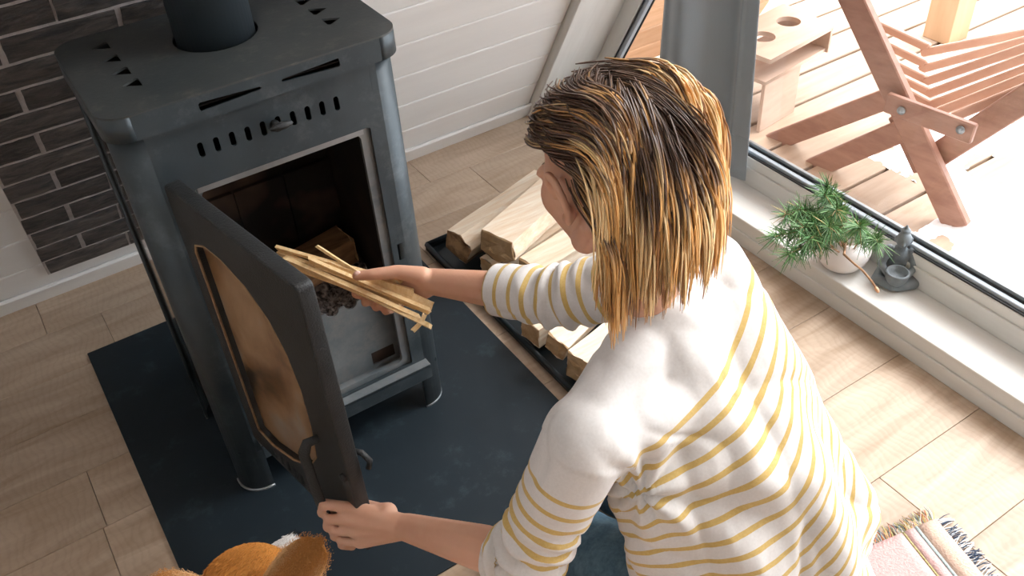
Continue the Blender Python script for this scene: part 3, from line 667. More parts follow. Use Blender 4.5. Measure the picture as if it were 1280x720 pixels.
# head frame: looks at the firebox
HF = Vector((-.15, .885, -.43)).normalized()
HS = Vector((0, 0, 1)).cross(HF).normalized()      # her left
HU = HF.cross(HS).normalized()
HC = J['head']
def hp(f, s, u): return HC + HF * f + HS * s + HU * u
def build_body():
    b = body_bm(); AX = (HF, HS, HU)
    ellipsoid(b, hp(-.012, 0, .022), AX, (.100, .079, .090))       # cranium
    ellipsoid(b, hp(.030, 0, -.012), AX, (.072, .073, .090))       # face mass
    ellipsoid(b, hp(.052, 0, -.078), AX, (.042, .048, .038))       # jaw
    ellipsoid(b, hp(.078, 0, -.104), AX, (.020, .022, .018))       # chin
    for s in (-1, 1):
        ellipsoid(b, hp(.062, s * .042, -.018), AX, (.034, .028, .036)); capsule(b, hp(.058, s * .040, -.030), .030, hp(.072, s * .016, -.088), .024)   # cheekbones
        ellipsoid(b, hp(.083, s * .030, .018), AX, (.020, .024, .010))    # brow
        capsule(b, hp(.0, s * .056, -.052), .022, hp(.06, s * .032, -.088), .022)
    capsule(b, hp(.094, 0, .010), .007, hp(.112, 0, -.026), .010)  # nose
    for s in (-1, 1): ellipsoid(b, hp(.104, s * .011, -.030), AX, (.009, .007, .006))
    ellipsoid(b, hp(.093, 0, -.054), AX, (.010, .020, .006)); ellipsoid(b, hp(.091, 0, -.065), AX, (.010, .018, .006))
    for s in (-1, 1):                                              # ears: rim, lobe
        rim = [hp(.002 + f * 1.15, s * (.0885 + q * 1.0), u * 1.12) for f, q, u in ((.016, -.004, .000), (.014, .002, .022), (.0, .010, .032), (-.014, .016, .026), (-.018, .016, .008), (-.010, .009, -.014), (.004, .001, -.030), (.012, -.005, -.026))]
        for p_, q_ in zip(rim, rim[1:]): capsule(b, p_, .0066, q_, .0066, 1)
        ellipsoid(b, hp(.000, s * .084, .0), AX, (.015, .006, .028)); ellipsoid(b, hp(.008, s * .088, -.030), AX, (.009, .007, .010)); ellipsoid(b, hp(.008, s * .080, -.026), AX, (.009, .006, .010))
    # hands
    def finger(pts, rads):
        ps = [at(*q) for q in pts]
        for i in range(len(ps) - 1): capsule(b, ps[i], rads[i], ps[i + 1], rads[i + 1], 2)
    Lw = (508, 659, 1.70)
    LF = [[(447, 636, 1.735), (405, 630, 1.742), (402, 641, 1.768), (420, 646, 1.782)],
          [(441, 650, 1.738), (411, 649, 1.752), (409, 659, 1.778), (426, 661, 1.790)],
          [(443, 664, 1.745), (418, 663, 1.765), (418, 671, 1.788), (435, 672, 1.798)],
          [(450, 677, 1.757), (427, 676, 1.778), (427, 682, 1.796), (441, 684, 1.804)]]
    for i, f in enumerate(LF):
        s = (1, 1, .95, .86)[i]; finger(f, [.0128 * s, .0108 * s, .0098 * s, .0088 * s])
        capsule(b, at(*Lw), .0235, at(*f[0]), .0145)
    capsule(b, at(478, 650, 1.722), .021, at(452, 668, 1.752), .019); capsule(b, at(485, 640, 1.722), .019, at(460, 640, 1.757), .016)
    finger([(480, 640, 1.735), (458, 633, 1.765), (432, 637, 1.786), (414, 643, 1.797)], [.016, .0135, .0118, .0100])
    Rw = (540, 352, 1.815)
    RFn = [[(492, 346, 1.872), (455, 358, 1.895), (445, 367, 1.877), (446, 368, 1.858)],
           [(500, 353, 1.874), (466, 372, 1.898), (457, 378, 1.876), (459, 376, 1.856)],
           [(508, 361, 1.874), (478, 379, 1.896), (470, 384, 1.872), (472, 381, 1.852)],
           [(515, 368, 1.868), (490, 386, 1.886), (482, 389, 1.864), (485, 386, 1.846)]]
    for i, f in enumerate(RFn):
        s = (1, 1, .96, .88)[i]; finger(f, [.0128 * s, .0110 * s, .0102 * s, .0098 * s])
        capsule(b, at(*Rw), .0245, at(*f[0]), .0145)
    finger([(528, 345, 1.800), (498, 340, 1.802), (466, 343, 1.800), (446, 345, 1.806)], [.0200, .0150, .0122, .0100])
    capsule(b, at(533, 350, 1.81), .024, at(500, 350, 1.85), .019); capsule(b, at(532, 362, 1.82), .019, at(517, 368, 1.85), .015)
    return remesh(b, .0034, 5, .5)
me = build_body(); bo = link('body', me, SKIN, None, True); rel(bo, ww); bo['label'] = 'fair skin of face, neck, forearms and hands'
# nails, eyes, brows, lips
def nail(px, py, d, dirpx):
    p = at(px, py, d); q = at(px + dirpx[0], py + dirpx[1], d); x = (q - p).normalized(); n = (Vector((0, 0, H)) - p).normalized(); y = n.cross(x).normalized(); n = x.cross(y)
    b = bmesh.new(); ellipsoid(b, p, (x, y, n), (.0068, .0052, .0016), 2); rel(obj('thumbnail', b, NAIL, None, True), ww)
nail(446.5, 341.5, 1.7965, (-10, 2))
for s in (-1, 1):
    b = bmesh.new(); ellipsoid(b, hp(.0825, s * .031, -.002), (HF, HS, HU), (.012, .012, .0095), 3)
    rel(obj('eye', b, mat('eye_white', (.8, .78, .75), rough=.2), None, True), ww)
    b = bmesh.new(); ellipsoid(b, hp(.0925, s * .031, -.003), (HF, HS, HU), (.003, .005, .005), 2); rel(obj('iris', b, mat('iris', (.12, .10, .07), rough=.2), None, True), ww)
    rel(obj('eyebrow', tube_bm([hp(.098, s * .016, .020), hp(.096, s * .030, .024), hp(.084, s * .045, .020)], [.003, .0032, .0015], 6), mat('brow', (.10, .06, .035), rough=.8), None, True), ww)
b = bmesh.new(); ellipsoid(b, hp(.096, 0, -.0535), (HF, HS, HU), (.009, .021, .005), 2); ellipsoid(b, hp(.094, 0, -.0645), (HF, HS, HU), (.009, .019, .0055), 2)
rel(obj('lips', b, mat('lips', (.50, .20, .16), rough=.4), None, True), ww)

# ---- striped shirt
def seg_d(V, a, b):
    a = np.array(a); b = np.array(b); d = b - a; L = np.linalg.norm(d); t = np.clip((V - a) @ d / L**2, 0, 1); return np.linalg.norm(V - (a + t[:, None] * d), axis=1), t * L
def build_shirt():
    b = bmesh.new(); c = lambda a, ra, d, rb: capsule(b, a, ra, d, rb, 3)
    # torso: left chain, right chain, core
    Lc = [at(786, 520, 1.46), at(838, 600, 1.50), at(868, 680, 1.55), at(880, 780, 1.62)]
    Rc = [at(900, 405, 1.52), at(938, 495, 1.51), at(968, 575, 1.51), at(1005, 650, 1.55), at(1015, 750, 1.62)]
    Cc = [at(824, 398, 1.42), at(850, 490, 1.47), at(905, 590, 1.49), at(940, 680, 1.54), at(950, 780, 1.62)]
    for ch, rr in ((Lc, (.092, .098, .104, .118)), (Rc, (.092, .100, .106, .112, .118)), (Cc, (.070, .098, .112, .125, .135))):
        for i in range(len(ch) - 1): c(ch[i], rr[i], ch[i + 1], rr[i + 1])
    front = [at(830, 470, 1.60), at(880, 600, 1.68), at(915, 720, 1.76)]
    for i in range(2): c(front[i], .10, front[i + 1], .12)
    for x_ in (.69, .86): c((x_, .52, .33), .105, (x_, .55, .19), .118)
    # shoulders
    c(J['Lsh'], .064, Lc[0], .090); c(J['Rsh'], .064, Rc[0], .090); c(J['Lsh'], .058, Cc[0], .055); c(J['Rsh'], .058, Cc[0], .055)
    c(J['Lsh'], .060, Cc[1], .09); c(J['Rsh'], .06, Cc[1], .09)
    # sleeves
    for s in 'LR':
        sh, el, wr = J[s + 'sh'], J[s + 'el'], J[s + 'wr']
        c(sh, .066, sh.lerp(el, .5), .062); c(sh.lerp(el, .5), .062, el, .058); cu_ = el.lerp(wr, .45 if s == 'L' else .62)
        c(el, .057, cu_, .051 if s == 'L' else .047)
    me = remesh(b, .0055, 8, .6)
    V = verts_np(me); n = len(V); N = np.empty(n * 3); me.vertices.foreach_get('normal', N); N = N.reshape(-1, 3)
    # along-bone coordinates -> stripe attribute
    sp = [at(800, 400, 1.38), at(915, 487, 1.37), at(975, 590, 1.38), at(995, 700, 1.44), at(1000, 800, 1.52)]
    sd = np.full(n, 9.); ss = np.zeros(n); acc = 0
    # use planes perpendicular to a smooth spine: project on the polyline with extended ends
    P0 = np.array(sp[0]); best = np.full(n, 9.)
    for i in range(len(sp) - 1):
        a = np.array(sp[i]); d = np.array(sp[i + 1]) - a; L = np.linalg.norm(d); t = (V - a) @ d / L**2
        lo_ = -5 if i == 0 else 0; hi_ = 5 if i == len(sp) - 2 else 1
        tc_ = np.clip(t, lo_, hi_); dist = np.linalg.norm(V - (a + tc_[:, None] * d), axis=1)
        m_ = dist < best; best[m_] = dist[m_]; ss[m_] = acc + tc_[m_] * L; acc += L
    core = np.full(n, 9.)
    for ch in (Lc, Rc, Cc):
        for i in range(len(ch) - 1): core = np.minimum(core, seg_d(V, ch[i], ch[i + 1])[0] - .10)
    torso_s = ss.copy(); arm_info = {}
    O = at(930, 570, 1.38); k_ = FPX / 1.38 / 100; qx = np.clip((V - np.array(O)) @ np.array(r_) * k_, -1.8, 1.7); qy = np.clip(-(V - np.array(O)) @ np.array(u_) * k_, -2.4, 2.2)
    qz = (V - np.array(O)) @ np.array(f_) * k_; qx = qx + .60 * np.clip(qz, 0, 2.5) * np.clip((qx - .5) / .6, 0, 1)
    # the knit drawn askew by the bent back: a smooth field over the garment
    fld = .534 * qx + .642 * qy + .232 * qx**2 / 2 - .188 * qx * qy + .198 * qy**2 / 2 + .457 * qx**3 / 6 - .033 * qx**2 * qy / 2 - .023 * qx * qy**2 / 2 + .023 * qy**3 / 6
    fld = fld + .95 * np.clip(-(V - np.array(O)) @ np.array(u_) * k_ - 2.2, 0, 5)
    stripe = .124 + (fld + .76) * .122
    folds = np.zeros(n)
    for s in 'LR':
        sh, el, wr = J[s + 'sh'], J[s + 'el'], J[s + 'wr']
        d1, t1 = seg_d(V, sh, el); d2, t2 = seg_d(V, el, wr); La = (el - sh).length
        arm = np.minimum(d1, d2) - .06; ta = np.where(d1 < d2, t1, La + t2)
        # signed distance from shoulder seam plane
        ax = np.array((el - sh).normalized()); q = (V - np.array(sh)) @ ax
        isarm = (arm < core - (.0 if s == 'L' else .0)) & ((q > .015) | (d2 < .08))
        # blend: stripes start .12 below the seam
        stripe[isarm] = ta[isarm] + .045
        arm_info[s] = (isarm, ta, La)
        # crumple folds round the elbow and forearm
        A = np.array(frame_from(wr - el)[0]); Bx = np.array(frame_from(wr - el)[1]); rel_ = V - np.array(el); th = np.arctan2(rel_ @ A, rel_ @ Bx)
        wgt = np.exp(-((ta - La) / (.10 if s == 'L' else .07)) ** 2) * isarm
        nzz = np.array([noise.noise(Vector(v) * 13) for v in V])
        folds += wgt * (.0085 if s == 'L' else .0055) * np.sin(ta * (175 if s == 'L' else 150) + 1.6 * np.sin(th * 1.0 + .6) + 3 * nzz)
    # broad drapery on the torso
    nA = np.array([noise.noise(Vector(v) * 5.5) for v in V]); nB = np.array([noise.noise(Vector(v) * 11 + Vector((7, 1, 3))) for v in V])
    anyarm = arm_info['L'][0] | arm_info['R'][0]
    side = (V - np.array(J['Lsh'])) @ np.array((J['Rsh'] - J['Lsh']).normalized()) / .35
    tors = (~anyarm)
    # folds radiating from the left armpit and long soft vertical folds towards the hem
    ap = np.array(at(800, 612, 1.42)); dv = V - ap; dist = np.linalg.norm(dv, axis=1)
    ang = np.arctan2(dv @ np.array(u_), dv @ np.array(r_))
    folds += tors * np.exp(-(dist / .15) ** 2) * .0075 * np.sin(ang * 8 + 4 * nA)
    low = np.clip((torso_s - .16) / .2, 0, 1)
    folds += tors * low * .0110 * np.sin(side * 15 + torso_s * 5 + 3.5 * nA) 
    nC = np.array([abs(noise.noise(Vector((v[0] * 9 + v[1] * 3, v[1] * 4, v[2] * 9 + 4)))) for v in V])
    folds += tors * .0050 * nA + tors * .0035 * nB * (1 + low) - (.010 * np.clip(.16 - nC, 0, 1) / .16) * (.35 + .4 * low)
    ridge = np.exp(-((side - .5 - .6 * (torso_s - .1)) / .05) ** 2) * np.clip(torso_s / .15, 0, 1) * np.clip((.35 - torso_s) / .2, 0, 1)
    folds += tors * ridge * .004
    V2 = V + N * folds[:, None]; me.vertices.foreach_set('co', V2.ravel())
    stripe = stripe + .002 * nA
    a = me.attributes.new('stripe', 'FLOAT', 'POINT'); a.data.foreach_set('value', stripe)
    o = link('striped_shirt', me, None, None, True)
    # cut the openings
    bm = bmesh.new(); bm.from_mesh(me)
    def cut(co, no, near, rad):
        geom = [f for f in bm.faces if (f.calc_center_median() - near).length < rad]
        es = {e_ for f in geom for e_ in f.edges}; vs = {v for f in geom for v in f.verts}
        r = bmesh.ops.bisect_plane(bm, geom=geom + list(es) + list(vs), plane_co=co, plane_no=no)
        dead = [f for f in bm.faces if (f.calc_center_median() - near).length < rad and (f.calc_center_median() - co).dot(no) > 1e-5]
        bmesh.ops.delete(bm, geom=dead, context='FACES')
    for s, fr_ in (('L', .20), ('R', .475)):
        el, wr = J[s + 'el'], J[s + 'wr']; co = el.lerp(wr, fr_); cut(co, (wr - el).normalized(), el.lerp(wr, fr_ + .25), .13)
    ndir = (-.6 * r_ + .6 * u_ - .12 * f_).normalized(); nk = at(822, 352, 1.36)
    cut(nk, ndir, nk + ndir * .055 + f_ * .05, .145)
    hz = Vector((.79, .52, .175)); cut(hz, Vector((0, 0, -1)), hz, .45)
    bm.to_mesh(me); bm.free()
    so = o.modifiers.new('s', 'SOLIDIFY'); so.thickness = .0025; so.offset = 0
    return o
sh = build_shirt(); rel(sh, ww); sh['label'] = 'off-white three-quarter sleeve top with mustard stripes and plain shoulders'
def shirt_mat():
    m = bpy.data.materials.new('striped_jersey'); m.use_nodes = True; nt = m.node_tree; L = nt.links; b = nt.nodes['Principled BSDF']
    a = nd(nt, 'ShaderNodeAttribute', attribute_name='stripe')
    def M2(op, x, y=None):
        n = nd(nt, 'ShaderNodeMath', operation=op)
        for i, q in enumerate((x, y)):
            if q is None: continue
            if isinstance(q, (int, float)): n.inputs[i].default_value = q
            else: L.new(q, n.inputs[i])
        return n.outputs[0]
    s = M2('SUBTRACT', a.outputs['Fac'], .124); fr = M2('MODULO', s, .0308)
    m1 = M2('GREATER_THAN', s, 0.); m2 = M2('LESS_THAN', fr, .0086); msk = M2('MULTIPLY', m1, m2)
    tc = nd(nt, 'ShaderNodeTexCoord'); nz = nd(nt, 'ShaderNodeTexNoise', i_Scale=240., i_Detail=2.); L.new(tc.outputs['Object'], nz.inputs[0])
    rp = nd(nt, 'ShaderNodeValToRGB'); rp.color_ramp.elements[0].color = (.61, .585, .56, 1); rp.color_ramp.elements[1].color = (.72, .70, .685, 1); L.new(nz.outputs[0], rp.inputs[0])
    r2 = nd(nt, 'ShaderNodeValToRGB'); r2.color_ramp.elements[0].color = (.50, .33, .09, 1); r2.color_ramp.elements[1].color = (.64, .46, .17, 1); L.new(nz.outputs[0], r2.inputs[0])
    mx = nd(nt, 'ShaderNodeMixRGB'); L.new(msk, mx.inputs[0]); L.new(rp.outputs[0], mx.inputs[1]); L.new(r2.outputs[0], mx.inputs[2]); L.new(mx.outputs[0], b.inputs['Base Color'])
    b.inputs['Roughness'].default_value = .85; b.inputs['Sheen Weight'].default_value = .2
    n4 = nd(nt, 'ShaderNodeTexNoise', i_Scale=28., i_Detail=3.); L.new(tc.outputs['Object'], n4.inputs[0])
    bn = nd(nt, 'ShaderNodeBump', i_Strength=.35, i_Distance=.004); L.new(n4.outputs[0], bn.inputs['Height']); L.new(bn.outputs[0], b.inputs['Normal'])
    return m
sh.data.materials.append(shirt_mat())
# ---- jeans
b = bmesh.new()
capsule(b, at(955, 750, 1.66), .105, (.77, .54, .24), .13)
for hp_, kn, an in (((.68, .53, .26), (.61, .97, .115), (.66, .47, .062)), ((.88, .56, .235), (.84, 1.02, .078), (.90, .50, .062))):
    hp_, kn, an = map(Vector, (hp_, kn, an)); capsule(b, hp_, .118, kn, .084); capsule(b, kn, .072, kn.lerp(an, .4), .066); capsule(b, kn.lerp(an, .4), .066, an, .048)
me = remesh(b, .008, 5, .5); jo = link('jeans', me, JEANM, None, True); rel(jo, ww)
V = verts_np(me); N = np.empty(V.size); me.vertices.foreach_get('normal', N); N = N.reshape(-1, 3)
dsp = np.array([.004 * noise.noise(Vector((v[0] * 14, v[1] * 30, v[2] * 14))) for v in V]); me.vertices.foreach_set('co', (V + N * dsp[:, None]).ravel())

# ---- hair
def build_hair():
    rng = np.random.RandomState(5); paths = []; cols = []; rads = []
    F, S, U = np.array(HF), np.array(HS), np.array(HU); C0 = np.array(hp(-.012, 0, .020)); R0 = np.array([.107, .086, .098])
    B = np.stack([F, S, U]); g = np.array([0, 0, -1.])
    def push(P, lay):
        q = B @ (P - C0) / (R0 * lay); l = np.linalg.norm(q)
        if l < 1: q /= l; return C0 + B.T @ (q * R0 * lay)
        return P
    neckA = np.array(J['C7']); neckB = np.array(hp(-.02, 0, -.05))
    def pushneck(P, r):
        d = neckB - neckA; t = np.clip((P - neckA) @ d / (d @ d), 0, 1); c = neckA + t * d; v = P - c; l = np.linalg.norm(v)
        return c + v / l * r if l < r else P
    dark = np.array([.060, .031, .018]); gold = np.array([.74, .40, .135]); blond = np.array([.93, .66, .34]); brown = np.array([.22, .105, .04])
    NCL = 760; per = 8; crown = np.array([-.18, 0, .98])
    for ci in range(NCL):
        # lock root on the scalp
        while True:
            v = rng.normal(size=3); v /= np.linalg.norm(v)
            f, s, u = v
            if u < -.50: continue
            if f > .80 - .10 * u and u < .66: continue          # face
            if f > .15 and u < .50: continue
            if abs(s) > .5 and u < .38 and f > -.22: continue    # ear area
            break
        sgn = 1 if s > rng.uniform(-.02, .02) else -1
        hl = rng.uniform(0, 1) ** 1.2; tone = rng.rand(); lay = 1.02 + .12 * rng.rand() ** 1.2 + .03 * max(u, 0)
        Ltot = .200 + .085 * max(u, 0) + .025 * rng.rand() + .05 * max(f, 0) - (.035 if f < -.45 else 0) - (.02 if s < -.3 else 0); wob = rng.normal(size=3) * .012
        P = C0 + B.T @ (v * R0 * lay); pts = [P]; step = .008; n_ = int(Ltot / step)
        if f > -.15: comb = sgn * S * .8 - F * .55 + g * .2
        else: comb = B.T @ (v - crown) + g * .25 + sgn * S * .15
        d = comb / np.linalg.norm(comb); gn = g - F * (g @ F)
        for j in range(n_):
            t = j / n_; q = B @ (P - C0)
            if q[0] > -.062 and q[2] > .040 and q[2] < .105 and abs(q[1]) > .025: tgt_d = -F * 1.8 + g * .15     # swept back over the ear
            elif q[0] > -.066 and q[2] > -.06 and abs(q[1]) > .03: w_ = min(1, max(0, (q[0] + .066) / .03)); tgt_d = gn - F * 1.4 * w_ + wob
            else: tgt_d = g + wob * 4 * t
            a = min(1, (.14 + t * 1.1) * (2.4 if q[0] > -.06 and abs(q[1]) > .03 else 1)); d = d * (1 - a * .42) + tgt_d * a * .42; d /= np.linalg.norm(d)
            P = P + d * step; P = push(P, lay * (1 - .03 * t)); P = pushneck(P, .052 + .16 * (lay - 1)); pts.append(P)
        pts = np.array(pts)
        for _ in range(10): pts[1:-1] = pts[1:-1] * .5 + (pts[:-2] + pts[2:]) * .25
        pts = pts[::2]; m = len(pts); t = np.linspace(0, 1, m)
        for k in range(per):
            off = rng.normal(size=3) * np.array([.0052, .0052, .0035]); ph = rng.uniform(0, 6.28)
            ch = pts + off[None, :] * (1.15 - .75 * t)[:, None] + np.array([1, .3, 0.])[None, :] * (.0012 * np.sin(t * 7 + ph))[:, None]
            cut_ = m - rng.randint(0, 3); ch = ch[:cut_]; tt = t[:cut_]
            start = .38 - .40 * hl + rng.uniform(-.06, .06) - (.14 if s < -.25 else 0); mixf = np.clip((tt - start) / .26, 0, 1)[:, None]  # sunlit right side painted lighter: blond starts nearer the root there
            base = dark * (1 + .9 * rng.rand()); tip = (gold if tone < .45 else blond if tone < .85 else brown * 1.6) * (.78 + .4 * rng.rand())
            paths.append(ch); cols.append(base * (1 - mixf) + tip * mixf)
            rr = (.00115 + .0007 * rng.rand()) * np.ones(cut_); rr[-4:] *= np.array([.9, .7, .5, .25]); rr[0] *= .6; rads.append(rr)
    # a few stray hairs on the sunny side
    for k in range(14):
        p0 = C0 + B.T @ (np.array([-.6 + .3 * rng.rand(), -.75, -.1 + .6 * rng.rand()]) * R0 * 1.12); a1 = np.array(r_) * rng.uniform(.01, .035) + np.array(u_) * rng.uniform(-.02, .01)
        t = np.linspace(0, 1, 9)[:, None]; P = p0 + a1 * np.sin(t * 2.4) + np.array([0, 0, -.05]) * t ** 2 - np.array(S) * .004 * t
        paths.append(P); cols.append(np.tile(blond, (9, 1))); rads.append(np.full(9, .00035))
    return paths, cols, rads
pa, co, ra = build_hair()
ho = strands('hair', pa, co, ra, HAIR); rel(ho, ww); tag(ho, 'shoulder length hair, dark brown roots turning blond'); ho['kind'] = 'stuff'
# scalp under the strands
b = bmesh.new(); bmesh.ops.create_icosphere(b, subdivisions=4, radius=1)
C0 = hp(-.012, 0, .020)
for v in b.verts:
    f, s, u = v.co; v.co = C0 + HF * f * .1045 + HS * s * .0835 + HU * u * .0955
    v.tag = (f > .70 - .10 * u and u < .60) or (f > .18 and u < .34) or u < -.55 or (abs(s) > .5 and u < .26 and f > -.24)
bmesh.ops.delete(b, geom=[v for v in b.verts if v.tag], context='VERTS')
rel(obj('scalp', b, mat('dark_hair_roots', (.04, .02, .012), (.09, .05, .025), rough=.6, scale=30, stretch=(1, 1, 1)), None, True), ww)

# ================================================================== DOG
dg_ = thing('dog', 'ginger dog with large upright ears and white muzzle at the lower left', 'dog', (.02, .60, .0))
DC = at(312, 738, 1.30); DT = at(353, 674, 1.40); DF = (DT - DC).normalized(); DS = Vector((0, 0, 1)).cross(DF).normalized(); DU = DF.cross(DS)
def dp(f, s, u): return DC + DF * f + DS * s + DU * u
b = bmesh.new(); AX = (DF, DS, DU)
ellipsoid(b, dp(0, 0, 0), AX, (.075, .070, .060)); ellipsoid(b, dp(.03, 0, -.015), AX, (.06, .055, .05)); capsule(b, dp(.05, 0, -.022), .036, dp(.135, 0, -.034), .021)
ellipsoid(b, dp(.147, 0, -.026), AX, (.013, .013, .010)); capsule(b, dp(.04, 0, -.045), .028, dp(.12, 0, -.052), .014)
for s in (-1, 1): ellipsoid(b, dp(.0, s * .045, -.03), AX, (.05, .032, .036))
# body, sitting
nk = dp(-.05, 0, -.05); chs = Vector((DC.x - .02, DC.y - .13, .38)); rump = Vector((DC.x - .05, DC.y - .42, .17))
capsule(b, nk, .062, chs, .095); capsule(b, chs, .105, rump, .13)
for s in (-1, 1):
    sx = Vector((s * .075, 0, 0)); capsule(b, chs + sx + Vector((0, .02, -.05)), .045, Vector((chs.x + s * .075, chs.y + .06, .15)), .026); capsule(b, Vector((chs.x + s * .075, chs.y + .06, .15)), .026, Vector((chs.x + s * .075, chs.y + .07, .03)), .022)
    capsule(b, Vector((chs.x + s * .075, chs.y + .07, .024)), .024, Vector((chs.x + s * .075, chs.y + .115, .022)), .020)
    capsule(b, rump + Vector((s * .09, .0, .01)), .085, rump + Vector((s * .13, .17, -.02)), .055); capsule(b, rump + Vector((s * .13, .17, -.04)), .042, rump + Vector((s * .12, .02, -.12)), .026); capsule(b, rump + Vector((s * .12, .02, -.142)), .025, rump + Vector((s * .13, .17, -.145)), .021)
tail = [rump + Vector((0, -.10, .0)), rump + Vector((0, -.22, .05)), rump + Vector((.02, -.24, .16)), rump + Vector((.03, -.15, .22))]
for p_, q_ in zip(tail, tail[1:]): capsule(b, p_, .036, q_, .034)
# ears: cupped, thick-edged
me = remesh(b, .006, 6, .5)
def ginger(me, root):
    V = verts_np(me); F_ = np.array(DF); S_ = np.array(DS); U_ = np.array(DU); q = (V - np.array(DC)); f = q @ F_; s = q @ S_; u = q @ U_
    base = np.array([.62, .26, .055]); c = np.tile(base, (len(V), 1)); nz = np.array([noise.noise(Vector(v) * 22) for v in V])
    c *= (1 + .28 * nz)[:, None]
    wh = np.clip((f - .085) / .02, 0, 1) * np.clip(1 - abs(s) * 0, 0, 1); wh = np.maximum(wh, np.clip((-.035 - u) / .02, 0, 1) * (f > -.02)); c = c * (1 - wh)[:, None] + np.array([.82, .80, .77]) * wh[:, None]
    dk = np.clip((f - .143) / .004, 0, 1) * (np.linalg.norm(q, axis=1) < .2); c = c * (1 - dk)[:, None] + .01 * dk[:, None]
    a = me.color_attributes.new('col', 'FLOAT_COLOR', 'POINT'); a.data.foreach_set('color', np.c_[np.clip(c, 0, 1), np.ones(len(V))].ravel()); return c
cb = ginger(me, DC); db = link('body', me, FUR, None, True); rel(db, dg_)
def fur(me, cols_, nmax, length, back, rad=.0006, region=None, seed=1, flow=None, lift=.5, jit=.003):
    rng = np.random.RandomState(seed); V = verts_np(me); N = np.empty(V.size); me.vertices.foreach_get('normal', N); N = N.reshape(-1, 3)
    idx = np.arange(len(V)) if region is None else np.where(region(V))[0]; idx = rng.choice(idx, nmax, replace=len(idx) < nmax); P = []; C = []; R = []
    for i in idx:
        jt = rng.normal(size=3) * jit; p = V[i] + jt - N[i] * (jt @ N[i]); n_ = N[i]; d0 = n_ * lift + back + rng.normal(size=3) * .18; d0 /= np.linalg.norm(d0); d1 = d0 + back * .6; d1 /= np.linalg.norm(d1)
        l = length * rng.uniform(.6, 1.2); P.append(np.array([p, p + d0 * l * .5, p + d0 * l * .5 + d1 * l * .5])); c = np.clip(cols_[i] * rng.uniform(.88, 1.14), 0, 1)
        C.append(np.array([c * .8, c, np.clip(c * 1.15, 0, 1)])); R.append([rad, rad * .8, rad * .15])
    return P, C, R
near = lambda V: (np.linalg.norm(V - np.array(DC), axis=1) < .26)
Pf, Cf, Rf = fur(me, cb, 30000, .0085, -np.array(DF) * 1.3, .0006, near, lift=.35)
fo = strands('fur', Pf, Cf, Rf, FUR); rel(fo, dg_); fo['kind'] = 'stuff'
for s, tip, bs_, wd, lb in ((1, at(192, 726, 1.225), dp(-.034, .040, .008), .019, 'left'), (-1, at(401, 675, 1.215), dp(-.020, -.058, .026), .028, 'right')):
    # ear as a cupped leaf: rows from base to tip; 'wd' half width
    ax = (tip - bs_); L = ax.length; z = ax.normalized(); back_dir = (Vector((0, 0, H)) - bs_).normalized(); x = z.cross(back_dir).normalized(); y = x.cross(z).normalized()
    b = bmesh.new(); rows = 12; cs = 10; g = []
    for i in range(rows + 1):
        f = i / rows; hw = wd * (1.05 * math.sqrt(max(0, 1 - (max(0, f - .35) / .65) ** 2.4)) if f > .35 else 1.05 - .12 * (.35 - f)) + .0015
        g.append([b.verts.new(bs_ + z * (L * f) + x * hw * math.sin(a) + y * (.018 * math.cos(a) * (1 - .9 * f))) for a in [math.radians(-88 + 176 * k_ / cs) for k_ in range(cs + 1)]])
    for a_, c_ in zip(g, g[1:]):
        for k_ in range(cs): b.faces.new((a_[k_], a_[k_ + 1], c_[k_ + 1], c_[k_]))
    eme = bpy.data.meshes.new('ear'); bmesh.ops.recalc_face_normals(b, faces=b.faces); b.to_mesh(eme); b.free()
    V = verts_np(eme); fr_ = (V - np.array(bs_)) @ np.array(z) / L; xs = np.abs((V - np.array(bs_)) @ np.array(x)) / wd
    c = np.tile(np.array([.50, .22, .06]), (len(V), 1)) * (1 - .25 * np.clip(1 - xs, 0, 1))[:, None]; e_ = np.clip((xs - .7) / .3, 0, 1)[:, None] * .6; c = c * (1 - e_) + np.array([.72, .48, .26]) * e_
    a = eme.color_attributes.new('col', 'FLOAT_COLOR', 'POINT'); a.data.foreach_set('color', np.c_[c, np.ones(len(c))].ravel())
    eo = link('ear', eme, FUR, None, True); rel(eo, dg_); md = eo.modifiers.new('s', 'SOLIDIFY'); md.thickness = .007; md.offset = 0; md = eo.modifiers.new('u', 'SUBSURF'); md.levels = 1; md.render_levels = 1
    Pe, Ce, Re = fur(eme, c, 8000, .0025, np.array(z) * 1.2, .00045, None, 3, lift=.3, jit=.0042)
    Pe = [p_ + (np.array(y) * .0035) for p_ in Pe]
    so = strands('ear_fur', Pe, Ce, Re, FUR); so.parent = eo; so.matrix_parent_inverse = Matrix.Identity(4); so['kind'] = 'stuff'
for s in (-1, 1):
    b = bmesh.new(); ellipsoid(b, dp(.058, s * .032, .018), AX, (.009, .009, .009), 2); rel(obj('eye', b, mat('dog_eye', (.01, .006, .004), rough=.15), None, True), dg_)

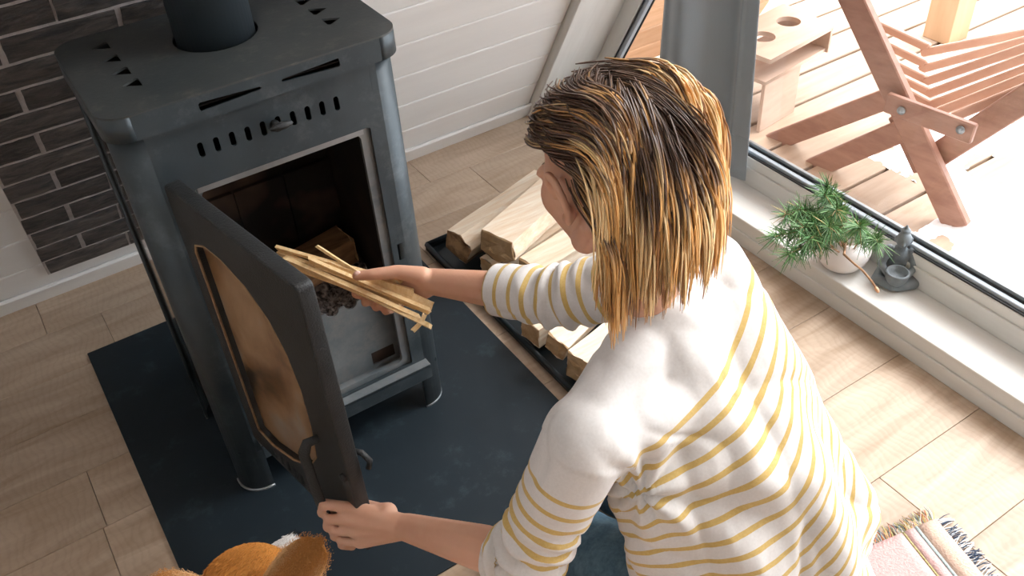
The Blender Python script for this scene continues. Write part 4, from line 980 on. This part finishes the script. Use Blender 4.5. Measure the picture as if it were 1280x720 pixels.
# ================================================================== CURTAIN
def curtain():
    b = bmesh.new(); rows = 40; cols_ = 90; g = []
    ct = Vector((1.80, 1.835, 0))
    for i in range(rows + 1):
        f = i / rows; z = .122 + f * 1.95; row = []
        wid = .325 - .10 * min(1, f * 1.8) ** 1.1
        for j in range(cols_ + 1):
            t = j / cols_ - .5
            ph = t * 2 * math.pi * 1.55 + .5
            amp = .026 * (1 - .25 * f)
            dx = .16 * t; dy = -t * wid
            p = Vector((ct.x + dx + amp * math.sin(ph) + .005 * math.sin(ph * 2.7 + 2 + f * 2), ct.y + dy + .010 * math.sin(ph * 1.7) + .002 * math.sin(f * 9 + t * 9) , z + .012 * math.sin(ph) * (1 - f) * .5))
            row.append(b.verts.new(p))
        g.append(row)
    for a, c in zip(g, g[1:]):
        for k_ in range(cols_): b.faces.new((a[k_], a[k_ + 1], c[k_ + 1], c[k_]))
    return b, g
cur = thing('curtain', 'grey satin curtain gathered in folds hanging before the window', 'curtain', (1.83, 1.735, .105))
b, g = curtain(); hem = [v.co.copy() for v in g[3]]
o = rel(obj('cloth', b, CURT, None, True), cur); md = o.modifiers.new('s', 'SOLIDIFY'); md.thickness = .0025
o = rel(obj('hem_seam', tube_bm(hem, .0012, 5), CURT, None, True), cur)

# ================================================================== VASE WITH PINE
vs = thing('vase', 'round white speckled ceramic vase holding pine twigs on the window sill', 'vase', (1.815, 1.245, .088))
vc = (1.800, 1.238, .0885)
prof = [(a * 1.30, b_ * 1.2) for a, b_ in [(.001, 0), (.030, 0), (.042, .008), (.054, .028), (.057, .048), (.052, .070), (.043, .083), (.040, .087), (.037, .085), (.044, .068), (.048, .045), (.04, .02), (.001, .014)]]
rel(obj('vase_body', lathe_bm(prof, 40, vc), VASEM, None, True), vs)
pine = thing('pine_twigs', 'bunch of green pine twigs with long needles leaning out of white vase', 'plant', (1.815, 1.245, .15))
random.seed(21); tw = bmesh.new(); needle_paths = []; ncol = []; nrad = []
rng = np.random.RandomState(9)
vtop = Vector((1.815, 1.245, .165))
ends = [at(968, 296, 2.02), at(980, 268, 2.05), at(998, 262, 2.08), at(1030, 243, 2.10), at(1032, 232, 2.14), at(985, 318, 2.0), at(1010, 300, 2.0), at(1098, 303, 2.08), at(1075, 285, 2.10), at(1018, 280, 2.06), at(1045, 262, 2.08), at(1000, 285, 2.02), at(1035, 285, 2.03)]
for i, e_ in enumerate(ends):
    p0 = vtop + Vector((random.uniform(-.02, .02), random.uniform(-.02, .02), -.05)); midp = vtop.lerp(e_, .5) + Vector((0, 0, .035 + .02 * random.random()))
    pts = []
    for k_ in range(9):
        t = k_ / 8; pts.append(p0 * (1 - t) ** 2 + midp * 2 * t * (1 - t) + e_ * t * t)
    tube_bm(pts, [.0026 * (1 - .6 * k_ / 8) for k_ in range(9)], 6, tw)
    for q in range(230):
        t = rng.uniform(.38, 1.0); k_ = min(7, int(t * 8)); base = pts[k_].lerp(pts[k_ + 1], t * 8 - k_); ax = (pts[min(8, k_ + 1)] - pts[k_]).normalized()
        rd = Vector(rng.normal(size=3)).normalized(); d = (ax * .9 + rd * .75 + Vector((0, 0, -.12))).normalized(); ln = rng.uniform(.032, .058)
        b1 = np.array(base); dd = np.array(d); sag = np.array([0, 0, -.004])
        needle_paths.append(np.array([b1, b1 + dd * ln * .5 + sag * .2, b1 + dd * ln + sag])); cbase = np.array([.06, .17, .045]) if rng.rand() < .55 else np.array([.15, .29, .10])
        if rng.rand() < .05: cbase = np.array([.35, .26, .10])
        cbase = cbase * rng.uniform(.7, 1.4); ncol.append(np.tile(cbase, (3, 1))); nrad.append([.0011, .0011, .0004])
o = rel(obj('twig', tw, TWIG, None, True), pine)
cone = [vtop + Vector((0, 0, -.01)), at(1055, 318, 1.99), at(1068, 330, 1.98), at(1078, 338, 1.98), at(1090, 352, 1.985), at(1096, 362, 1.99)]
rel(obj('bare_twig', tube_bm(cone, [.003, .0028, .0025, .0024, .0023, .002], 7), TWIG, None, True), pine)
b = bmesh.new(); x_, y_, z_ = frame_from(cone[-1] - cone[-2]); ellipsoid(b, cone[-1], (x_, y_, z_), (.0042, .0042, .009), 2); rel(obj('bud', b, mat('bud', (.5, .25, .12), (.7, .42, .25), scale=200), None, True), pine)
NEED = attr_mat('pine_needles', None, rough=.45)
o = rel(strands('needles', needle_paths, ncol, nrad, NEED), pine); o['kind'] = 'stuff'

# ================================================================== FIGURINE (seated, holding a bowl)
fg = thing('candle_holder', 'small dark grey seated figurine candle holder on sill beside the vase', 'figurine', (1.865, 1.085, .088))
fc = Vector((1.862, 1.105, .0885)); fd = (Vector((1.80, 1.055, .0885)) - fc).normalized(); fs = Vector((0, 0, 1)).cross(fd); up = Vector((0, 0, 1))
def q3(f, s, u): return fc + (fd * f + fs * s + up * u) * 1.2
b = bmesh.new(); FA = (fd * 1.2, fs * 1.2, up * 1.2); cap0 = capsule
def capsule(b, p0, r0, p1, r1, sub=2): cap0(b, p0, r0 * 1.2, p1, r1 * 1.2, sub)
ellipsoid(b, q3(-.018, 0, .048), FA, (.021, .025, .038)); ellipsoid(b, q3(-.020, 0, .018), FA, (.027, .033, .019))
ellipsoid(b, q3(-.010, 0, .108), FA, (.0175, .016, .021)); ellipsoid(b, q3(-.014, 0, .128), FA, (.011, .011, .008)); capsule(b, q3(-.014, 0, .132), .006, q3(-.014, 0, .142), .0025); capsule(b, q3(-.016, 0, .08), .012, q3(-.012, 0, .095), .009)
for s in (-1, 1):
    capsule(b, q3(-.016, s * .024, .074), .0105, q3(.002, s * .035, .042), .0085); capsule(b, q3(.002, s * .035, .042), .0085, q3(.026, s * .022, .034), .0065)
    capsule(b, q3(-.012, s * .026, .014), .015, q3(.022, s * .040, .012), .012); capsule(b, q3(.022, s * .040, .012), .012, q3(.040, s * .006, .011), .011)
    ellipsoid(b, q3(-.010, s * .0165, .107), FA, (.004, .003, .009))
capsule(b, q3(.009, 0, .103), .0035, q3(.008, 0, .108), .0025)
me = remesh(b, .0022, 2, .5); rel(link('figure', me, FIGM, None, True), fg)
capsule = cap0
bc = q3(.030, 0, 0)
rel(obj('bowl', lathe_bm([(a * 1.2, z * 1.2) for a, z in [(.012, .012), (.018, .016), (.0245, .030), (.0255, .043), (.0255, .047), (.0215, .047), (.020, .034), (.001, .031)]], 28, bc), FIGM, None, True), fg)

# ================================================================== BLANKET / RUG
def rug():
    root = thing('throw_rug', 'pink and cream woven throw with fringed edges lying on the floor behind her', 'rug', (1.2, .4, 0))
    c0 = Vector((1.366, .566, .0)); ey = Vector((-.255, -.967, 0)).normalized(); ex = Vector((-.981, .195, 0)).normalized()
    def Pt(a, c_, z=.0): return c0 + ex * a + ey * c_ + Vector((0, 0, z))
    def patch(name, a0, a1, m, z=.006):
        b = bmesh.new(); na = max(2, int((a1 - a0) / .02)); nc = 26; g = []
        for i in range(na + 1):
            row = []
            for j in range(nc + 1):
                a = a0 + (a1 - a0) * i / na; c_ = .6 * j / nc; p = Pt(a, c_); p.z = z + .0012 * noise.noise(Vector((a * 14, c_ * 14, 0))); row.append(b.verts.new(p))
            g.append(row)
        for u1, u2 in zip(g, g[1:]):
            for k_ in range(nc): b.faces.new((u1[k_], u1[k_ + 1], u2[k_ + 1], u2[k_]))
        o = rel(obj(name, b, m, None, True), root); md = o.modifiers.new('s', 'SOLIDIFY'); md.thickness = .004; return o
    w_ = dict(scale=180, stretch=(1, 1, 1), rough=.9, bump=.5)
    patch('woven_band', 0, .050, mat('cream_weave', (.58, .38, .29), (.68, .50, .40), **w_))
    patch('grey_stripe', .0505, .058, mat('grey_weave', (.30, .36, .36), (.42, .48, .47), **w_), .0068)
    patch('woven_band', .0585, .085, mat('pink_weave', (.55, .33, .31), (.64, .43, .41), **w_))
    patch('olive_stripe', .0855, .090, mat('olive_weave', (.20, .17, .06), (.62, .52, .25), **w_), .0068)
    patch('woven_band', .0905, .30, MATS['pink_weave'])
    rng = np.random.RandomState(4); P_ = []; C_ = []; R__ = []
    for k_ in range(330):        # navy and white fringe down the right edge
        c_ = rng.uniform(0, .6); p = np.array(Pt(0, c_, .006)); d = np.array(-ex * 1 + ey * rng.normal() * .25 + Vector((0, 0, .25))); L = rng.uniform(.026, .040)
        P_.append(np.array([p, p + d * L * .5, p + d * L + np.array([0, 0, -L * .28])])); c = np.array([.03, .05, .09]) if rng.rand() < .55 else np.array([.75, .75, .75]); C_.append(np.tile(c, (3, 1))); R__.append([.0012, .0012, .0008])
    f1 = rel(strands('fringe', P_, C_, R__, attr_mat('fringe_yarn', None, rough=.9)), root); f1['kind'] = 'stuff'; f1['label'] = 'navy and white fringe'
    P_ = []; C_ = []; R__ = []; pal = [(.72, .42, .15), (.70, .62, .50), (.15, .22, .25), (.62, .20, .12), (.55, .50, .22), (.8, .76, .68)]
    for k_ in range(260):
        a = rng.uniform(0, .3); p = np.array(Pt(a, 0, .006)); d = np.array(-ey * 1 + ex * rng.normal() * .4 + Vector((0, 0, .35))); L = rng.uniform(.018, .036)
        P_.append(np.array([p, p + d * L * .5, p + d * L + np.array([0, 0, -L * .3])])); C_.append(np.tile(np.array(pal[rng.randint(6)]), (3, 1))); R__.append([.0011, .0011, .0006])
    f2 = rel(strands('fringe', P_, C_, R__, MATS['fringe_yarn']), root); f2['kind'] = 'stuff'; f2['label'] = 'multicoloured fringe'
rug()

# ================================================================== OUTSIDE FURNITURE
na_ = Vector((.983, .184, 0)); A0 = Vector((2.437, 1.283, -.1))
def onP(px, py, off):
    v = at(px, py, 1) - Vector((0, 0, H)); t = (na_.dot(A0) + off - na_.dot(Vector((0, 0, H)))) / na_.dot(v); return Vector((0, 0, H)) + v * t
chair = thing('slatted_chair', 'reddish wooden folding slatted chair with crossed legs on the snowy deck', 'chair', (2.5, 1.6, -.1))
Q = lambda nm, a, b_, w_, t_, m=CHAIRM: rel(obj(nm, bar_bm(a, b_, t_, w_, na_.cross(b_ - a) if False else (b_ - a).cross(na_)), m), chair)
def member(nm, pa_, pb_, off, w_, t_, m=CHAIRM, off2=None):
    a = onP(*pa_, off); b_ = onP(*pb_, off if off2 is None else off2)
    z = (b_ - a).normalized(); side = na_ - z * na_.dot(z)                    # thickness runs across the chair
    return rel(obj(nm, bar_bm(a, b_, w_, t_, side, .004), m), chair)
member('leg', (1040, -60), (1197, 283), 0, .085, .032)
member('leg', (925, 193), (1122, 118), .10, .070, .030)
member('leg', (955, 236), (1135, 160), .045, .075, .030)
member('seat_rail', (1150, 208), (1330, 92), .05, .080, .030)
member('leg', (1128, 140), (1160, 210), .08, .085, .05)
lk = member('link', (1108, 127), (1218, 168), -.045, .066, .022)
for px, py in ((1127, 138), (1201, 162)):
    c = onP(px, py, -.058); b = tube_bm([c, c - na_ * .006], .013, 14); bo_ = rel(obj('washer', b, EDGE, None, True), chair)
    b = tube_bm([c - na_ * .006, c - na_ * .014], .007, 6); bb = obj('bolt', b, EDGE, None, True); rel(bb, chair)
DS_ = [((1152, 66), (1310, 36)), ((1150, 87), (1310, 43)), ((1149, 105), (1310, 50)), ((1156, 119), (1310, 62)), ((1161, 132), (1310, 76)), ((1173, 140), (1310, 86)), ((1190, 147), (1310, 98))]
offs = [.50, .42, .34, .27, .20, .14, .09]
for (a, b_), of in zip(DS_, offs): member('seat_slat', a, b_, of, .030, .022, SLATM)
for (a, b_), of in zip([((1080, 22), (1162, 60)), ((1085, 44), (1158, 80)), ((1096, 68), (1157, 99)), ((1106, 88), (1160, 114)), ((1113, 103), (1166, 132))], offs): member('back_slat', a, b_, of, .030, .022, SLATM)
b = tube_bm([onP(1158, 212, .03), onP(1150, 196, .20)], .006, 8); rel(obj('cross_rod', b, EDGE, None, True), chair)

# small bench with cup holes
tb = thing('cup_holder_stand', 'pale wooden stand with two round cup holes on deck, right of the curtain', 'stand', (2.62, 2.34, -.1))
T_ = Matrix.Rotation(math.radians(8), 4, 'Z'); T_.translation = (2.60, 2.22, 0)
PALE = mat('pale_plywood', (.44, .30, .22), (.54, .40, .31), rough=.6, scale=3, stretch=(1, 8, 8))
hc = lambda cx, cy, r: [(cx + r * math.cos(a), cy + r * math.sin(a)) for a in np.linspace(0, 2 * np.pi, 28, endpoint=False)]
o = plate('top_board', [(-.25, -.10), (.14, -.10), (.18, .16), (-.25, .16)], [hc(-.115, .035, .046), hc(.055, .045, .046)], .018, PALE, T_ @ Matrix.Translation((0, 0, .20))); rel(o, tb)
o = plate('shelf_board', [(-.25, -.09), (.13, -.09), (.16, .15), (-.25, .15)], [], .014, PALE, T_ @ Matrix.Translation((0, 0, .11))); rel(o, tb)
for x0_, x1_ in ((.125, .14),):
    b = box_bm(x0_, x1_, -.10, .16, .10, .20, .002); bmesh.ops.transform(b, matrix=T_, verts=b.verts); rel(obj('side_board', b, PALE), tb)
b = box_bm(-.24, -.02, -.085, -.07, -.10, .10, .002); bmesh.ops.transform(b, matrix=T_, verts=b.verts); rel(obj('leg_board', b, PALE), tb)
b = box_bm(-.24, -.02, .12, .135, -.10, .10, .002); bmesh.ops.transform(b, matrix=T_, verts=b.verts); rel(obj('leg_board', b, PALE), tb)

# snow on the deck
def snow(label, x0, x1, y0, y1, thr, seed, hgt=.05):
    nx = int((x1 - x0) / .014); ny = int((y1 - y0) / .014); b = bmesh.new(); vs_ = {}
    def hh(x, y):
        edge = min((x - x0) / .12, (x1 - x) / .12, (y - y0) / .12, (y1 - y) / .12, 1)
        return (noise.noise(Vector((x * 3.2, y * 3.2, seed))) + .35 * noise.noise(Vector((x * 11, y * 11, seed))) + .35 - thr) * max(edge, 0) * (hgt * 1.5) + .01 * noise.noise(Vector((x * 40, y * 40, seed)))
    for i in range(nx + 1):
        for j in range(ny + 1):
            x = x0 + i * .014; y = y0 + j * .014; h_ = hh(x, y)
            vs_[i, j] = (b.verts.new((x, y, -.1005 + max(h_, -.002))), h_)
    for i in range(nx):
        for j in range(ny):
            q = [vs_[i, j], vs_[i + 1, j], vs_[i + 1, j + 1], vs_[i, j + 1]]
            if max(a[1] for a in q) > 0: b.faces.new([a[0] for a in q])
    bmesh.ops.delete(b, geom=[v for v in b.verts if not v.link_faces], context='VERTS')
    o = obj('snow_patch', b, SNOW, None, True); return tag(o, label, 'snow', None, 'stuff')
snow('lumpy white snow patch on the deck below the chair leg, nearest the window', 2.02, 3.0, .55, 1.36, -.05, 3.3, .055)
snow('thin snow patch on the deck under the chair seat', 2.55, 3.3, 1.20, 1.75, .10, 8.1, .045)
snow('snow drift on the deck at the far right behind chair', 3.0, 4.3, .8, 2.1, .25, 5.2, .05)
